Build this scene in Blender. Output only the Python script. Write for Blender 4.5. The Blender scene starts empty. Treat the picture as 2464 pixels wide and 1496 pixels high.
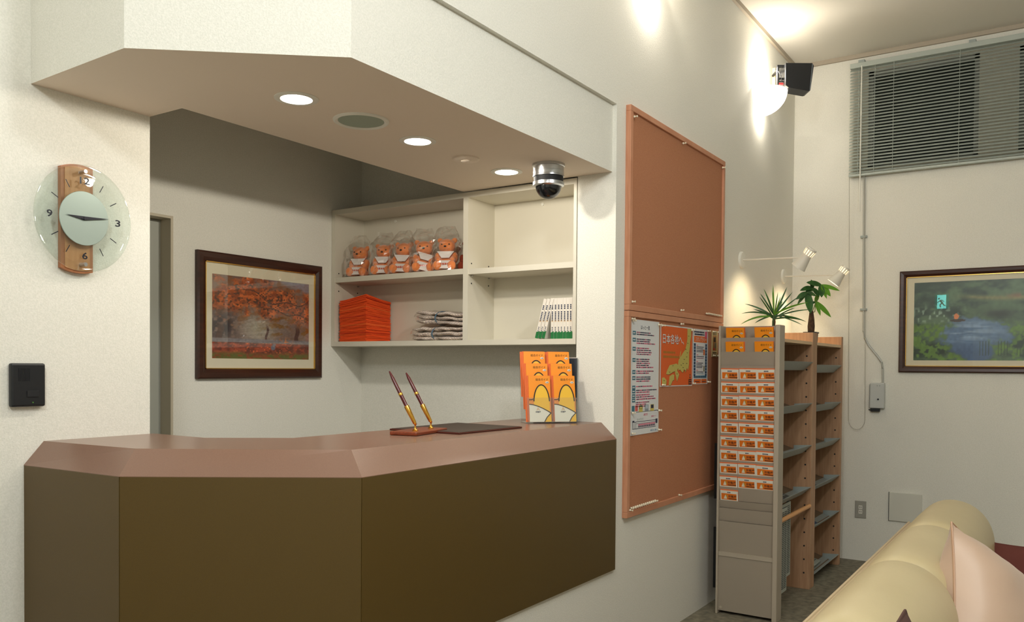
import bpy, bmesh, math, random
import numpy as np
from mathutils import Matrix, Vector, noise as mnoise
random.seed(7)
rng = np.random.default_rng(7)
SC = bpy.context.scene
COL = SC.collection
R = math.radians
ORD = ('first second third fourth fifth sixth seventh eighth ninth tenth eleventh twelfth thirteenth fourteenth fifteenth sixteenth seventeenth eighteenth nineteenth twentieth').split()
ORD += ['twenty-'+o for o in ORD[:9]]+['thirtieth']+['thirty-'+o for o in ORD[:9]]

# ------------------------------------------------------------------ camera
cam = bpy.data.objects.new('camera', bpy.data.cameras.new('camera'))
COL.objects.link(cam)
F, CY, YAW, PITCH, ROLL = 2018.95, 919.21, .5842, .0186, -.0079
fw = Vector((math.cos(YAW), math.sin(YAW), 0)); rt = Vector((math.sin(YAW), -math.cos(YAW), 0)); dn = Vector((0, 0, -1))
fw2 = math.cos(PITCH)*fw + math.sin(PITCH)*dn; dn2 = math.cos(PITCH)*dn - math.sin(PITCH)*fw
rt3 = math.cos(ROLL)*rt + math.sin(ROLL)*dn2; dn3 = math.cos(ROLL)*dn2 - math.sin(ROLL)*rt
m = Matrix((rt3, -dn3, -fw2)).transposed().to_4x4(); m.translation = (0, 0, 1.35)
cam.matrix_world = m
cam.data.sensor_fit = 'HORIZONTAL'; cam.data.sensor_width = 36
cam.data.lens = F*36/2464
cam.data.shift_y = (CY-748)/2464
cam.data.clip_start = .05
SC.camera = cam

# ------------------------------------------------------------------ light, world, exposure
SC.view_settings.view_transform = 'Standard'; SC.view_settings.look = 'None'
SC.view_settings.gamma = 1; SC.view_settings.use_curve_mapping = False
SC.view_settings.exposure = 0.0
wd = bpy.data.worlds.new('night'); SC.world = wd; wd.use_nodes = True
wd.node_tree.nodes['Background'].inputs[0].default_value = (.004, .005, .007, 1)
wd.node_tree.nodes['Background'].inputs[1].default_value = 1
def area(name, loc, tgt, size, power, col):
    l = bpy.data.lights.new(name, 'AREA'); l.size = size; l.energy = power; l.color = col
    o = bpy.data.objects.new(name, l); COL.objects.link(o); o.location = loc
    o.rotation_euler = (Vector(tgt)-Vector(loc)).to_track_quat('-Z', 'Y').to_euler()
    return o
def fill_light(name, loc, power, col, r=.14):
    l = bpy.data.lights.new(name, 'POINT'); l.energy = power; l.color = col; l.shadow_soft_size = r
    o = bpy.data.objects.new(name, l); COL.objects.link(o); o.location = loc; return o
# unseen point lights added to brighten the near soffit and walls
fill_light('entrance_fill_light', (-.2, .5, 3.0), 94, (.97, 1, 1))
fill_light('lounge_fill_light', (1.6, -.35, 3.0), 76, (.97, 1, 1))

# ------------------------------------------------------------------ materials
def lin1(c):
    c /= 255.
    return c/12.92 if c <= .04045 else ((c+.055)/1.055)**2.4
def lin(c): return (lin1(c[0]), lin1(c[1]), lin1(c[2]), 1)
MATS = {}
def mat(name, rgb, rough=.5, metal=0, emit=0, bump=None, var=None, spec=.5, trans=0, wood=None, sheen=0, sss=0):
    if name in MATS: return MATS[name]
    m = bpy.data.materials.new(name); m.use_nodes = True; MATS[name] = m
    nt = m.node_tree; b = nt.nodes['Principled BSDF']; c = lin(rgb)
    b.inputs['Base Color'].default_value = c; b.inputs['Roughness'].default_value = rough
    b.inputs['Metallic'].default_value = metal; b.inputs['Specular IOR Level'].default_value = spec
    if emit:
        b.inputs['Emission Color'].default_value = c; b.inputs['Emission Strength'].default_value = emit
    if sheen: b.inputs['Sheen Weight'].default_value = sheen
    if trans: b.inputs['Transmission Weight'].default_value = trans
    tc = nt.nodes.new('ShaderNodeTexCoord')
    def nz(scale, detail=3, stretch=None):
        n = nt.nodes.new('ShaderNodeTexNoise'); n.inputs['Scale'].default_value = scale; n.inputs['Detail'].default_value = detail
        if stretch:
            mp = nt.nodes.new('ShaderNodeMapping'); mp.inputs['Scale'].default_value = stretch
            nt.links.new(tc.outputs['Object'], mp.inputs[0]); nt.links.new(mp.outputs[0], n.inputs['Vector'])
        else: nt.links.new(tc.outputs['Object'], n.inputs['Vector'])
        return n
    if var or wood:
        s, rgb2, st = (var+(None,))[:3] if var else wood
        n = nz(s, 4, st); rp = nt.nodes.new('ShaderNodeValToRGB')
        rp.color_ramp.elements[0].position = .36; rp.color_ramp.elements[1].position = .64
        rp.color_ramp.elements[0].color = c; rp.color_ramp.elements[1].color = lin(rgb2)
        nt.links.new(n.outputs['Fac'], rp.inputs[0]); nt.links.new(rp.outputs[0], b.inputs['Base Color'])
    if bump:
        n = nz(bump[0], 3); bp = nt.nodes.new('ShaderNodeBump'); bp.inputs['Strength'].default_value = bump[1]
        bp.inputs['Distance'].default_value = bump[2] if len(bump) > 2 else .002
        nt.links.new(n.outputs['Fac'], bp.inputs['Height']); nt.links.new(bp.outputs[0], b.inputs['Normal'])
    return m
def glassy(name, tint, gloss, rough=.03, power=2.5, base=.04):
    """thin clear sheet: mostly see-through, reflections growing towards grazing view"""
    if name in MATS: return MATS[name]
    m = bpy.data.materials.new(name); m.use_nodes = True; MATS[name] = m; nt = m.node_tree; nt.nodes.clear()
    out = nt.nodes.new('ShaderNodeOutputMaterial'); mx = nt.nodes.new('ShaderNodeMixShader')
    tr = nt.nodes.new('ShaderNodeBsdfTransparent'); tr.inputs[0].default_value = tint
    gl = nt.nodes.new('ShaderNodeBsdfGlossy'); gl.inputs['Roughness'].default_value = rough; gl.inputs[0].default_value = (1, 1, 1, 1)
    lw = nt.nodes.new('ShaderNodeLayerWeight'); lw.inputs[0].default_value = .25
    mr = nt.nodes.new('ShaderNodeMapRange'); mr.inputs['To Min'].default_value = base; mr.inputs['To Max'].default_value = gloss
    nt.links.new(lw.outputs['Facing'], mr.inputs[0]); nt.links.new(mr.outputs[0], mx.inputs[0])
    nt.links.new(tr.outputs[0], mx.inputs[1]); nt.links.new(gl.outputs[0], mx.inputs[2]); nt.links.new(mx.outputs[0], out.inputs[0])
    return m
def vcol_mat(name, rough=.35):
    if name in MATS: return MATS[name]
    m = bpy.data.materials.new(name); m.use_nodes = True; MATS[name] = m; nt = m.node_tree
    a = nt.nodes.new('ShaderNodeAttribute'); a.attribute_name = 'print'
    nt.links.new(a.outputs['Color'], nt.nodes['Principled BSDF'].inputs['Base Color'])
    nt.nodes['Principled BSDF'].inputs['Roughness'].default_value = rough
    return m
WALL = mat('wallpaper', (226, 224, 213), .85, bump=(240, .45, .0026), var=(190, (236, 233, 223)))
CEIL = mat('ceiling_paper', (228, 224, 214), .9, bump=(300, .2))
SOFF = mat('soffit_paper', (236, 221, 204), .85, bump=(300, .2))
FLOOR = mat('mottled_floor', (108, 102, 88), .6, var=(26, (142, 134, 114)))
GAPSHADE = mat('ceiling_gap_shade', (176, 164, 146), .6)
WHITEM = mat('white_melamine', (216, 210, 194), .45)
DOORG = mat('door_grey', (176, 178, 168), .5)
JAMB = mat('door_jamb', (196, 186, 164), .5)
LAMB = mat('counter_laminate', (130, 100, 85), .26, var=(500, (136, 105, 89)))
LAMD = mat('counter_panel', (83, 64, 24), .42, var=(700, (90, 70, 29)))
CORK = mat('cork', (174, 114, 80), .9, var=(330, (190, 130, 94)), bump=(500, .4))
BIRCH = mat('pink_birch', (206, 146, 112), .5, wood=(7, (194, 132, 98), (1, 1, 14)))
BEECH = mat('beech', (186, 146, 112), .5, wood=(6, (172, 131, 98), (14, 14, 1)))
DKWOOD = mat('dark_mahogany', (66, 32, 18), .32, wood=(5, (52, 24, 14), (1, 14, 14)))
GOLD = mat('gilt', (212, 170, 92), .25, 1)
BRASS = mat('brass', (232, 178, 80), .18, 1)
SILV = mat('satin_silver', (196, 198, 200), .3, 1)
MATB = mat('mat_board', (224, 214, 190), .8)
BLK = mat('black_plastic', (20, 22, 26), .42)
BLK2 = mat('black_soft', (14, 16, 20), .65)
STRIPBK = mat('matte_black', (12, 12, 14), .8)
WHP = mat('white_plastic', (232, 230, 220), .4)
GREYP = mat('rack_grey', (158, 146, 130), .6, bump=(500, .15))
GREYE = mat('rack_grey_edge', (176, 164, 146), .55)
STEEL = mat('grey_steel', (160, 168, 164), .45)
ORG = mat('orange_print', (246, 148, 22), .38)
ORG2 = mat('orange_edge', (232, 118, 60), .6)
ORC = mat('orange_card', (226, 116, 22), .45)
CREAM = mat('card_white', (226, 222, 208), .5)
PAPER = mat('paper_white', (222, 224, 224), .55)
INK = mat('ink_dark', (40, 30, 24), .6)
INKB = mat('ink_navy', (34, 44, 74), .6)
INKG = mat('ink_olive', (110, 78, 20), .6)
YEL = mat('yellow_print', (238, 188, 52), .4)
TEAL = mat('teal_print', (48, 112, 132), .5)
PINK = mat('pink_print', (220, 84, 122), .5)
MAPY = mat('map_khaki', (196, 186, 100), .5)
MAPO = mat('map_orange', (224, 98, 34), .5)
GLASS = glassy('picture_glass', (.97, .98, .97, 1), .5, .01, base=.035)
CLEAR = glassy('clear_acrylic', (.95, .965, .96, 1), .75, .03, base=.07)
FILM = glassy('plastic_film', (.995, .99, .985, 1), .9, .12, base=.055)
WGLASS = glassy('window_glass', (.7, .75, .75, 1), .9, .02, base=.08)
WRAP = glassy('wrap_film', (.995, .99, .985, 1), .35, .12, base=.04)
PLUSH = mat('orange_plush', (236, 138, 74), .95, bump=(900, .5), sheen=.5)
CLOTHW = mat('white_cloth', (228, 222, 218), .85)
REDP = mat('red_print', (206, 40, 44), .5)

# ------------------------------------------------------------------ geometry helpers
def wm(o):
    M = o.matrix_basis.copy()
    while o.parent:
        o = o.parent; M = o.matrix_basis @ M
    return M
class MB:
    def __init__(s): s.v = []; s.f = []; s.mi = []
    def add(s, vs, fs, mi=0, M=None):
        n = len(s.v)
        for p in vs:
            p = Vector(p)
            s.v.append(tuple(M @ p) if M is not None else tuple(p))
        for f in fs: s.f.append([n+i for i in f]); s.mi.append(mi)
        return s
    def quad(s, a, b, c, d, mi=0, M=None): return s.add([a, b, c, d], [[0, 1, 2, 3]], mi, M)
    def rect(s, x0, x1, y0, y1, z=0, mi=0, M=None): return s.quad((x0, y0, z), (x1, y0, z), (x1, y1, z), (x0, y1, z), mi, M)
    def box(s, x0, x1, y0, y1, z0, z1, mi=0, M=None):
        vs = [(x, y, z) for z in (z0, z1) for y in (y0, y1) for x in (x0, x1)]
        return s.add(vs, [[0, 2, 3, 1], [4, 5, 7, 6], [0, 1, 5, 4], [2, 6, 7, 3], [0, 4, 6, 2], [1, 3, 7, 5]], mi, M)
    def prism(s, poly, z0, z1, mi=0, M=None):
        n = len(poly)
        vs = [(x, y, z0) for x, y in poly]+[(x, y, z1) for x, y in poly]
        a = sum(poly[i][0]*poly[(i+1) % n][1]-poly[(i+1) % n][0]*poly[i][1] for i in range(n))
        idx = list(range(n))
        if a < 0: idx = idx[::-1]
        fs = [idx[::-1], [n+i for i in idx]]
        for k in range(n):
            i, j = idx[k], idx[(k+1) % n]; fs.append([i, j, n+j, n+i])
        return s.add(vs, fs, mi, M)
    def flat(s, poly, z=0, mi=0, M=None):
        return s.add([(x, y, z) for x, y in poly], [list(range(len(poly)))], mi, M)
    def lathe(s, prof, n=24, mi=0, M=None, cap=True, a0=0, a1=2*math.pi):
        full = abs(a1-a0-2*math.pi) < 1e-6; k = n if full else n+1
        vs = []; fs = []
        for r, h in prof:
            for i in range(k):
                t = a0+(a1-a0)*i/n; vs.append((r*math.cos(t), r*math.sin(t), h))
        for j in range(len(prof)-1):
            for i in range(n):
                i2 = (i+1) % k
                fs.append([j*k+i, j*k+i2, (j+1)*k+i2, (j+1)*k+i])
        if cap and full:
            if prof[0][0] > 1e-5: fs.append(list(range(k))[::-1])
            if prof[-1][0] > 1e-5: fs.append([(len(prof)-1)*k+i for i in range(k)])
        return s.add(vs, fs, mi, M)
    def cyl(s, p0, p1, r0, r1=None, n=14, mi=0, M=None):
        p0 = Vector(p0); p1 = Vector(p1); d = p1-p0
        T = Matrix.Translation(p0) @ d.to_track_quat('Z', 'Y').to_matrix().to_4x4()
        return s.lathe([(r0, 0), (r0 if r1 is None else r1, d.length)], n, mi, T if M is None else M @ T)
    def tube(s, pts, r, n=8, mi=0, M=None):
        pts = [Vector(p) for p in pts]; rs = r if isinstance(r, (list, tuple)) else [r]*len(pts)
        vs = []; fs = []; up = Vector((0.13, .27, .95))
        for i, p in enumerate(pts):
            d = (pts[min(i+1, len(pts)-1)]-pts[max(i-1, 0)]).normalized()
            a = d.cross(up)
            if a.length < 1e-3: a = d.cross(Vector((1, 0, 0)))
            a.normalize(); b = d.cross(a)
            for k in range(n):
                t = 2*math.pi*k/n; vs.append(p+rs[i]*(math.cos(t)*a+math.sin(t)*b))
        for i in range(len(pts)-1):
            for k in range(n):
                fs.append([i*n+k, i*n+(k+1) % n, (i+1)*n+(k+1) % n, (i+1)*n+k])
        fs.append(list(range(n))[::-1]); fs.append([(len(pts)-1)*n+k for k in range(n)])
        return s.add(vs, fs, mi, M)
    def ell(s, c, r, mi=0, M=None, n=16, k=10):
        T = Matrix.Translation(c) @ Matrix.Diagonal((r[0], r[1], r[2], 1))
        prof = [(max(1e-4, math.sin(math.pi*j/k)), -math.cos(math.pi*j/k)) for j in range(k+1)]
        return s.lathe(prof, n, mi, T if M is None else M @ T)
    def stroke(s, pts, w, z=0, mi=0, M=None):
        """flat line of width w through 2d points"""
        L = []; Rr = []
        for i, p in enumerate(pts):
            a = pts[max(i-1, 0)]; b = pts[min(i+1, len(pts)-1)]
            dx, dy = b[0]-a[0], b[1]-a[1]; l = math.hypot(dx, dy) or 1
            ww = w[i] if isinstance(w, (list, tuple)) else w
            L.append((p[0]-dy/l*ww/2, p[1]+dx/l*ww/2, z)); Rr.append((p[0]+dy/l*ww/2, p[1]-dx/l*ww/2, z))
        n = len(pts)
        return s.add(Rr+L, [[i, i+1, n+i+1, n+i] for i in range(n-1)], mi, M)
    def mesh(s, name, mats, smooth=False):
        me = bpy.data.meshes.new(name); me.from_pydata(s.v, [], s.f); 
        for m in (mats if isinstance(mats, (list, tuple)) else [mats]): me.materials.append(m)
        me.polygons.foreach_set('material_index', s.mi)
        if smooth:
            me.polygons.foreach_set('use_smooth', [True]*len(s.f))
        me.update(); return me
    def build(s, name, mats, parent=None, smooth=False, world=False, bevel=0, angle=True, fix=False):
        if world and parent is not None:
            Mi = wm(parent).inverted(); s.v = [tuple(Mi @ Vector(p)) for p in s.v]
        me = s.mesh(name, mats, smooth)
        if fix:
            bm = bmesh.new(); bm.from_mesh(me); bmesh.ops.recalc_face_normals(bm, faces=bm.faces); bm.to_mesh(me); bm.free()
        o = bpy.data.objects.new(name, me); COL.objects.link(o)
        if parent is not None: o.parent = parent
        if smooth and angle:
            try: me.set_sharp_from_angle(angle=R(38))
            except Exception: pass
        if bevel:
            b = o.modifiers.new('bevel', 'BEVEL'); b.width = bevel; b.segments = 2; b.limit_method = 'ANGLE'
        return o
def tag(o, label, cat, group=None):
    o['label'] = label; o['category'] = cat
    if group: o['group'] = group
    return o
def thing(name, label, cat, loc=(0, 0, 0), rot=None, group=None, M=None):
    o = bpy.data.objects.new(name, None); COL.objects.link(o); o.empty_display_size = .05
    o.location = loc
    if M is not None: o.matrix_basis = M
    elif rot is not None: o.rotation_euler = rot
    return tag(o, label, cat, group)
def structure(o): o['kind'] = 'structure'; return o
def stuff(o): o['kind'] = 'stuff'; return o
def dup(o, parent=None, M=None, label=None):
    kids = list(o.children)
    c = o.copy(); COL.objects.link(c)
    if parent is not None: c.parent = parent
    if M is not None: c.matrix_basis = M
    if label: c['label'] = label
    for k in kids: dup(k, c)
    return c
def frame(org, x, y):
    x = Vector(x); y = Vector(y); z = x.cross(y)
    M = Matrix((x, y, z)).transposed().to_4x4(); M.translation = org; return M
def faceY(x, y, z): return frame((x, y, z), (1, 0, 0), (0, 0, 1))      # on walls facing -Y
def faceX(x, y, z): return frame((x, y, z), (0, -1, 0), (0, 0, 1))     # on walls facing -X
TXT = {}
def text_mesh(body, off=0):
    if body not in TXT:
        c = bpy.data.curves.new('lettering', 'FONT'); c.body = body; c.size = 1; c.offset = .022 if body in ('12', '3', '6', '9') else .006; c.resolution_u = 2
        o = bpy.data.objects.new('lettering', c); COL.objects.link(o)
        bpy.context.view_layer.update()
        me = bpy.data.meshes.new_from_object(o.evaluated_get(bpy.context.evaluated_depsgraph_get()))
        V = [tuple(v.co) for v in me.vertices]; Fs = [list(p.vertices) for p in me.polygons]
        bpy.data.objects.remove(o); bpy.data.curves.remove(c); bpy.data.meshes.remove(me)
        xs = [p[0] for p in V]; ys = [p[1] for p in V]
        TXT[body] = (V, Fs, min(xs), max(xs), min(ys), max(ys))
    return TXT[body]
def put_text(mb, body, cx, cy, w, h, z=0, mi=0, rot=0, M=None):
    V, Fs, x0, x1, y0, y1 = text_mesh(body)
    sx = w/(x1-x0); sy = h/(y1-y0); c, s = math.cos(rot), math.sin(rot)
    P = []
    for p in V:
        a = (p[0]-(x0+x1)/2)*sx; b = (p[1]-(y0+y1)/2)*sy
        P.append((cx+a*c-b*s, cy+a*s+b*c, z))
    mb.add(P, Fs, mi, M)
def dashes(mb, x0, x1, y, h, mi, z=0, gap=.35, w=None, mis=None, M=None):
    """a line of print too small to read: one little block per character"""
    w = w or h; x = x0
    while x+w*.6 < x1:
        ww = w*random.uniform(.6, 1)
        hh = h*random.uniform(.7, 1)
        mb.rect(x, min(x+ww, x1), y-hh/2, y+hh/2, z, random.choice(mis) if mis else mi, M)
        x += ww+w*gap*random.uniform(.5, 1.2)
def grid_print(name, w, h, nx, ny, fn, parent, z=0, matname='photo_print', rough=.35, x0=0, y0=0):
    u, v = np.meshgrid((np.arange(nx))/(nx-1), (np.arange(ny))/(ny-1))
    c = fn(u, v)
    c = np.clip(c, 0, 1); cl = np.where(c <= .04045, c/12.92, ((c+.055)/1.055)**2.4)
    me = bpy.data.meshes.new(name)
    V = np.stack([x0+u*w, y0+v*h, np.full_like(u, z)], -1).reshape(-1, 3)
    i = (np.arange(ny-1)[:, None]*nx+np.arange(nx-1)[None]).reshape(-1)
    Fq = np.stack([i, i+1, i+nx+1, i+nx], -1)
    me.from_pydata(V.tolist(), [], Fq.tolist())
    at = me.color_attributes.new('print', 'FLOAT_COLOR', 'POINT')
    at.data.foreach_set('color', np.concatenate([cl.reshape(-1, 3), np.ones((nx*ny, 1))], 1).astype(np.float32).reshape(-1))
    me.materials.append(vcol_mat(matname, rough)); me.update()
    o = bpy.data.objects.new(name, me); COL.objects.link(o); o.parent = parent
    return o
def vnoise(u, v, s, seed=0, t=1.0):
    r = np.random.default_rng(seed); n = 64; G = r.random((n, n))
    x = u*s % n; y = v*s*t % n
    xi = x.astype(int); yi = y.astype(int); fx = x-xi; fy = y-yi
    fx = fx*fx*(3-2*fx); fy = fy*fy*(3-2*fy)
    g = lambda a, b: G[(b) % n, (a) % n]
    return (g(xi, yi)*(1-fx)+g(xi+1, yi)*fx)*(1-fy)+(g(xi, yi+1)*(1-fx)+g(xi+1, yi+1)*fx)*fy
def fbm(u, v, s, seed=0, o=4, t=1.0):
    a = 0; w = .5; tot = 0
    for k in range(o):
        a = a+w*vnoise(u, v, s*2**k, seed+k*11, t); tot += w; w *= .55
    return a/tot
def C(r, g, b): return np.array([r, g, b])/255.
def mix(a, b, k): return a*(1-k[..., None])+b*k[..., None]
def sm(x, a, b):
    t = np.clip((x-a)/(b-a), 0, 1); return t*t*(3-2*t)

# ------------------------------------------------------------------ room shell
XE, YK, YF, YC, YP, XF, HC = 3.395, 1.695, 1.715, 2.73, 3.474, 6.29, 3.56
def sbox(name, x0, x1, y0, y1, z0, z1, m=WALL):
    return structure(MB().box(x0, x1, y0, y1, z0, z1).build(name, m))
sbox('floor', -2.6, 6.6, -3.6, 4.2, -.1, 0, FLOOR)
sbox('ceiling', -2.6, 6.6, -3.6, 2.9, HC, HC+.1, CEIL)
o = MB(); o.box(XE, XF, YK, 1.89, 0, HC); o.box(1.78, XE, YK, YF, 2.525, HC); o.box(1.82, XE, YK, 1.89, 0, 1.015)
structure(o.build('wall_right', WALL))
o = MB(); o.box(XF, XF+.14, -3.6, 1.89, 0, 2.76); o.box(XF, XF+.14, -3.6, 1.89, 3.43, HC)
o.box(XF, XF+.14, 1.19, 1.89, 2.76, 3.43); o.box(XF, XF+.14, .285, .51, 2.76, 3.43); o.box(XF, XF+.14, -3.6, -.62, 2.76, 3.43)
structure(o.build('wall_far', WALL))
sbox('wall_left', -2.6, 1.785, YC, 2.87, 0, HC)
o = MB(); o.box(2.388, 3.64, YP, YP+.12, 0, 2.9); o.box(1.0, 2.388, YP, YP+.12, 2.035, 2.9); o.box(1.0, 1.45, YP, YP+.12, 0, 2.035)
structure(o.build('wall_office', WALL))
sbox('wall_cabinet', 3.64, 3.76, 1.89, YP+.12, 0, 2.9)
sbox('wall_office_side', .9, 1.0, 2.87, YP+.12, 0, 2.9)
sbox('ceiling_office', .9, 3.76, 2.546, YP+.12, 2.9, 2.98, CEIL)
sbox('wall_behind', -2.7, -2.6, -3.6, 2.87, 0, HC)
sbox('wall_side', -2.6, 6.43, -3.7, -3.6, 0, HC)
# soffit over the counter, its faces running up to the ceiling
o = MB(); so = [(1.375, YC), (1.36, 2.2), (1.750, YF), (XE, YF), (XE, 2.545), (1.785, 2.545), (1.785, YC)]
o.prism(so, 2.226, HC, 0)
b = o.build('soffit', [WALL, SOFF]); structure(b)
for p in b.data.polygons:
    if p.normal.z < -.9: p.material_index = 1
structure(MB().box(-2.6, XF, YK-.018, YK, HC-.028, HC).build('gap_shade_1', GAPSHADE))  # grey-beige strips stand in for the shadow gap along the ceiling
structure(MB().box(XF-.018, XF, -3.6, YK, HC-.028, HC).build('gap_shade_2', GAPSHADE))
# door into the office
d = structure(MB().box(1.45, 2.375, YP+.075, YP+.115, .005, 2.02).build('door_1', DOORG))
f = MB(); f.box(2.375, 2.388, YP-.004, YP+.12, 0, 2.035); f.box(1.45, 2.375, YP-.0035, YP+.119, 2.022, 2.0345)
f.build('door_frame', JAMB, d)
h = MB(); h.cyl((1.53, YP+.07, 1.0), (1.53, YP+.03, 1.0), .012); h.cyl((1.53, YP+.035, 1.0), (1.65, YP+.035, 1.0), .009); h.build('door_handle', SILV, d)
# windows high in the far wall
FRM = mat('window_frame_grey', (150, 154, 150), .5)
for i, (y0, y1) in enumerate(((.51, 1.19), (-.62, .285))):
    w = MB(); t = .03
    for a in ((y0, y0+t, 2.76, 3.43), (y1-t, y1, 2.76, 3.43), (y0, y1, 2.76, 2.76+t), (y0, y1, 3.43-t, 3.43)):
        w.box(XF+.02, XF+.07, a[0], a[1], a[2], a[3])
    w = structure(w.build('window_%d' % (i+1), FRM))
    MB().box(XF+.045, XF+.051, y0+t, y1-t, 2.76+t, 3.43-t).build('pane', WGLASS, w)
sbox('night_backdrop', XF+1.2, XF+1.25, -2, 2.5, 2, 4.5, mat('night_black', (6, 8, 10), .9))  # black panel added behind the windows, standing in for the night darkness

# ------------------------------------------------------------------ reception counter
t = thing('reception_counter', 'long brown reception counter with an angled corner and a sloping front edge', 'counter', (2.4, 1.9, 0))
OUT = [(1.350, 2.73), (1.372, 2.245), (1.768, 1.683), (XE, 1.680)]
INN = [(1.412, 2.73), (1.446, 2.285), (1.806, 1.762), (XE, 1.757)]
BACK = [(XE, 2.19), (1.98, 2.205), (1.80, 2.44), (1.80, 2.73)]
top = MB(); ZT, ZB = 1.10, 1.029
vs = [(x, y, ZT) for x, y in INN+BACK]; top.add(vs, [list(range(8))], 0)
for i in range(3):
    a, b, c, d = OUT[i], OUT[i+1], INN[i+1], INN[i]
    top.quad((a[0], a[1], ZB), (b[0], b[1], ZB), (c[0], c[1], ZT), (d[0], d[1], ZT))
    top.quad((a[0], a[1], ZB-.002), (b[0], b[1], ZB-.002), (b[0], b[1], ZB), (a[0], a[1], ZB))
for i in range(3):
    a, b = BACK[i], BACK[i+1]; top.quad((a[0], a[1], ZB-.002), (b[0], b[1], ZB-.002), (b[0], b[1], ZT), (a[0], a[1], ZT))
a, b, c = OUT[3], INN[3], BACK[0]
top.add([(a[0], a[1], ZB), (c[0], c[1], ZB), (c[0], c[1], ZT), (b[0], b[1], ZT)], [[0, 1, 2, 3]])
top.add([(x, y, ZB-.002) for x, y in OUT+BACK], [list(range(8))[::-1]])
top.build('countertop', LAMB, t, world=True)
for i in range(3):
    (x0, y0), (x1, y1) = OUT[i], OUT[i+1]
    l = math.hypot(x1-x0, y1-y0); nx, ny = -(y1-y0)/l*.018, (x1-x0)/l*.018
    e = .0012/l; px0, py0 = x0+(x1-x0)*e, y0+(y1-y0)*e; px1, py1 = x1-(x1-x0)*e, y1-(y1-y0)*e
    MB().prism([(px0, py0), (px1, py1), (px1+nx, py1+ny), (px0+nx, py0+ny)], .442, ZB-.002).build('front_panel', LAMD, t, world=True)

# ------------------------------------------------------------------ wall cabinet
t = thing('wall_cabinet', 'open white wall cabinet of four compartments above the office counter', 'cabinet', (XE, 2.68, 1.456))
def cb(n, *a): return MB().box(*a).build(n, WHITEM, t, world=True)
CX1 = 3.636
cb('top_panel', XE, CX1, 1.895, 3.472, 2.194, 2.221); cb('bottom_panel', XE, CX1, 1.895, 3.472, 1.456, 1.482)
cb('side_panel', XE, CX1, 3.446, 3.472, 1.482, 2.194); cb('side_panel', XE, CX1, 1.895, 1.911, 1.482, 2.194)
cb('divider', XE, CX1, 2.516, 2.546, 1.482, 2.194)
cb('back_panel', CX1-.008, CX1, 1.911, 3.446, 1.482, 2.194)
cb('shelf', XE+.004, CX1-.008, 2.546, 3.446, 1.814, 1.842); cb('shelf', XE+.004, CX1-.008, 1.911, 2.516, 1.811, 1.838)
for y, sgn, zs in ((3.446, -1, (1.87, 1.80, 1.77)), (2.516, -1, (1.87, 1.80, 1.77))):
    for x in (XE+.03, CX1-.06):
        for z in (1.868, 1.806, 1.768):
            MB().cyl((x, y, z), (x, y-.002 if z != 1.806 else y-.012, z), .0035, n=8).build('peg_hole' if z != 1.806 else 'shelf_pin', BLK if z != 1.806 else SILV, t, world=True)
for y in (3.2, 2.22): MB().cyl((CX1-.008, y, 2.17), (CX1-.014, y, 2.17), .008, n=10).build('screw_cap', WHP, t, world=True)

# ------------------------------------------------------------------ soffit fittings
LED = mat('lamp_glow', (255, 248, 235), .5, emit=14)
def downlight(x, y, lab, pw):
    t = thing('downlight', lab, 'downlight', (x, y, 2.226), group='downlights in the soffit')
    MB().lathe([(.051, -.0005), (.052, -.004), (.066, -.0035), (.072, -.002), (.072, 0)], 32, cap=False).build('trim_ring', WHP, t, smooth=True)
    MB().lathe([(.0001, -.0012), (.0515, -.0012)], 32, cap=False).build('diffuser', LED, t)
    l = bpy.data.lights.new('lamp', 'SPOT'); l.spot_size = R(179); l.spot_blend = .02; l.shadow_soft_size = .035; l.energy = pw; l.color = (1, .93, .80)
    lo = bpy.data.objects.new('lamp', l); COL.objects.link(lo); lo.parent = t; lo.location = (0, 0, -.014)
downlight(1.922, 2.130, 'lit round downlight nearest the clock wall', 9.5)
downlight(2.535, 2.126, 'lit round downlight between the ceiling speaker and the heat detector', 28)
downlight(3.145, 2.118, 'lit round downlight nearest the dome camera', 3.0)
t = thing('ceiling_speaker', 'round flush ceiling speaker with grey grille in the soffit', 'speaker', (2.218, 2.123, 2.226))
MB().lathe([(.080, 0), (.100, 0), (.099, -.004), (.092, -.008), (.083, -.004), (.080, 0)], 40, cap=False).build('trim_ring', WHP, t, smooth=True)
MB().lathe([(.0001, -.003), (.082, -.003)], 40, cap=False).build('grille', mat('speaker_cloth', (168, 180, 164), .8, bump=(900, .8)), t)
t = thing('heat_detector', 'small flat beige heat detector on the soffit', 'detector', (2.855, 2.128, 2.226))
MB().lathe([(.056, 0), (.056, -.006), (.050, -.010), (.0001, -.010)], 32).build('base', SOFF, t, smooth=True)
MB().lathe([(.022, -.010), (.022, -.014), (.016, -.017), (.0001, -.017)], 24).build('sensor', SOFF, t, smooth=True)
t = thing('dome_camera', 'silver and black dome security camera hanging from the soffit', 'camera', (3.131, 1.889, 2.226))
MB().lathe([(.071, 0), (.071, -.010), (.067, -.012), (.066, -.030), (.067, -.031), (.066, -.046), (.068, -.048), (.068, -.054)], 36).build('mount', SILV, t, smooth=True)
MB().lathe([(.064, -.046), (.064, -.086)], 36).build('band', BLK2, t, smooth=True)
MB().lathe([(.068, -.078), (.068, -.092), (.060, -.097), (.056, -.094)], 36, cap=False).build('ring', SILV, t, smooth=True)
MB().lathe([(.056, -.090)]+[(.056*math.cos(a), -.094-.056*math.sin(a)) for a in np.linspace(0, math.pi/2-.01, 10)], 36).build('dome', mat('smoked_dome', (8, 10, 14), .06, spec=.8), t, smooth=True)

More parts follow.
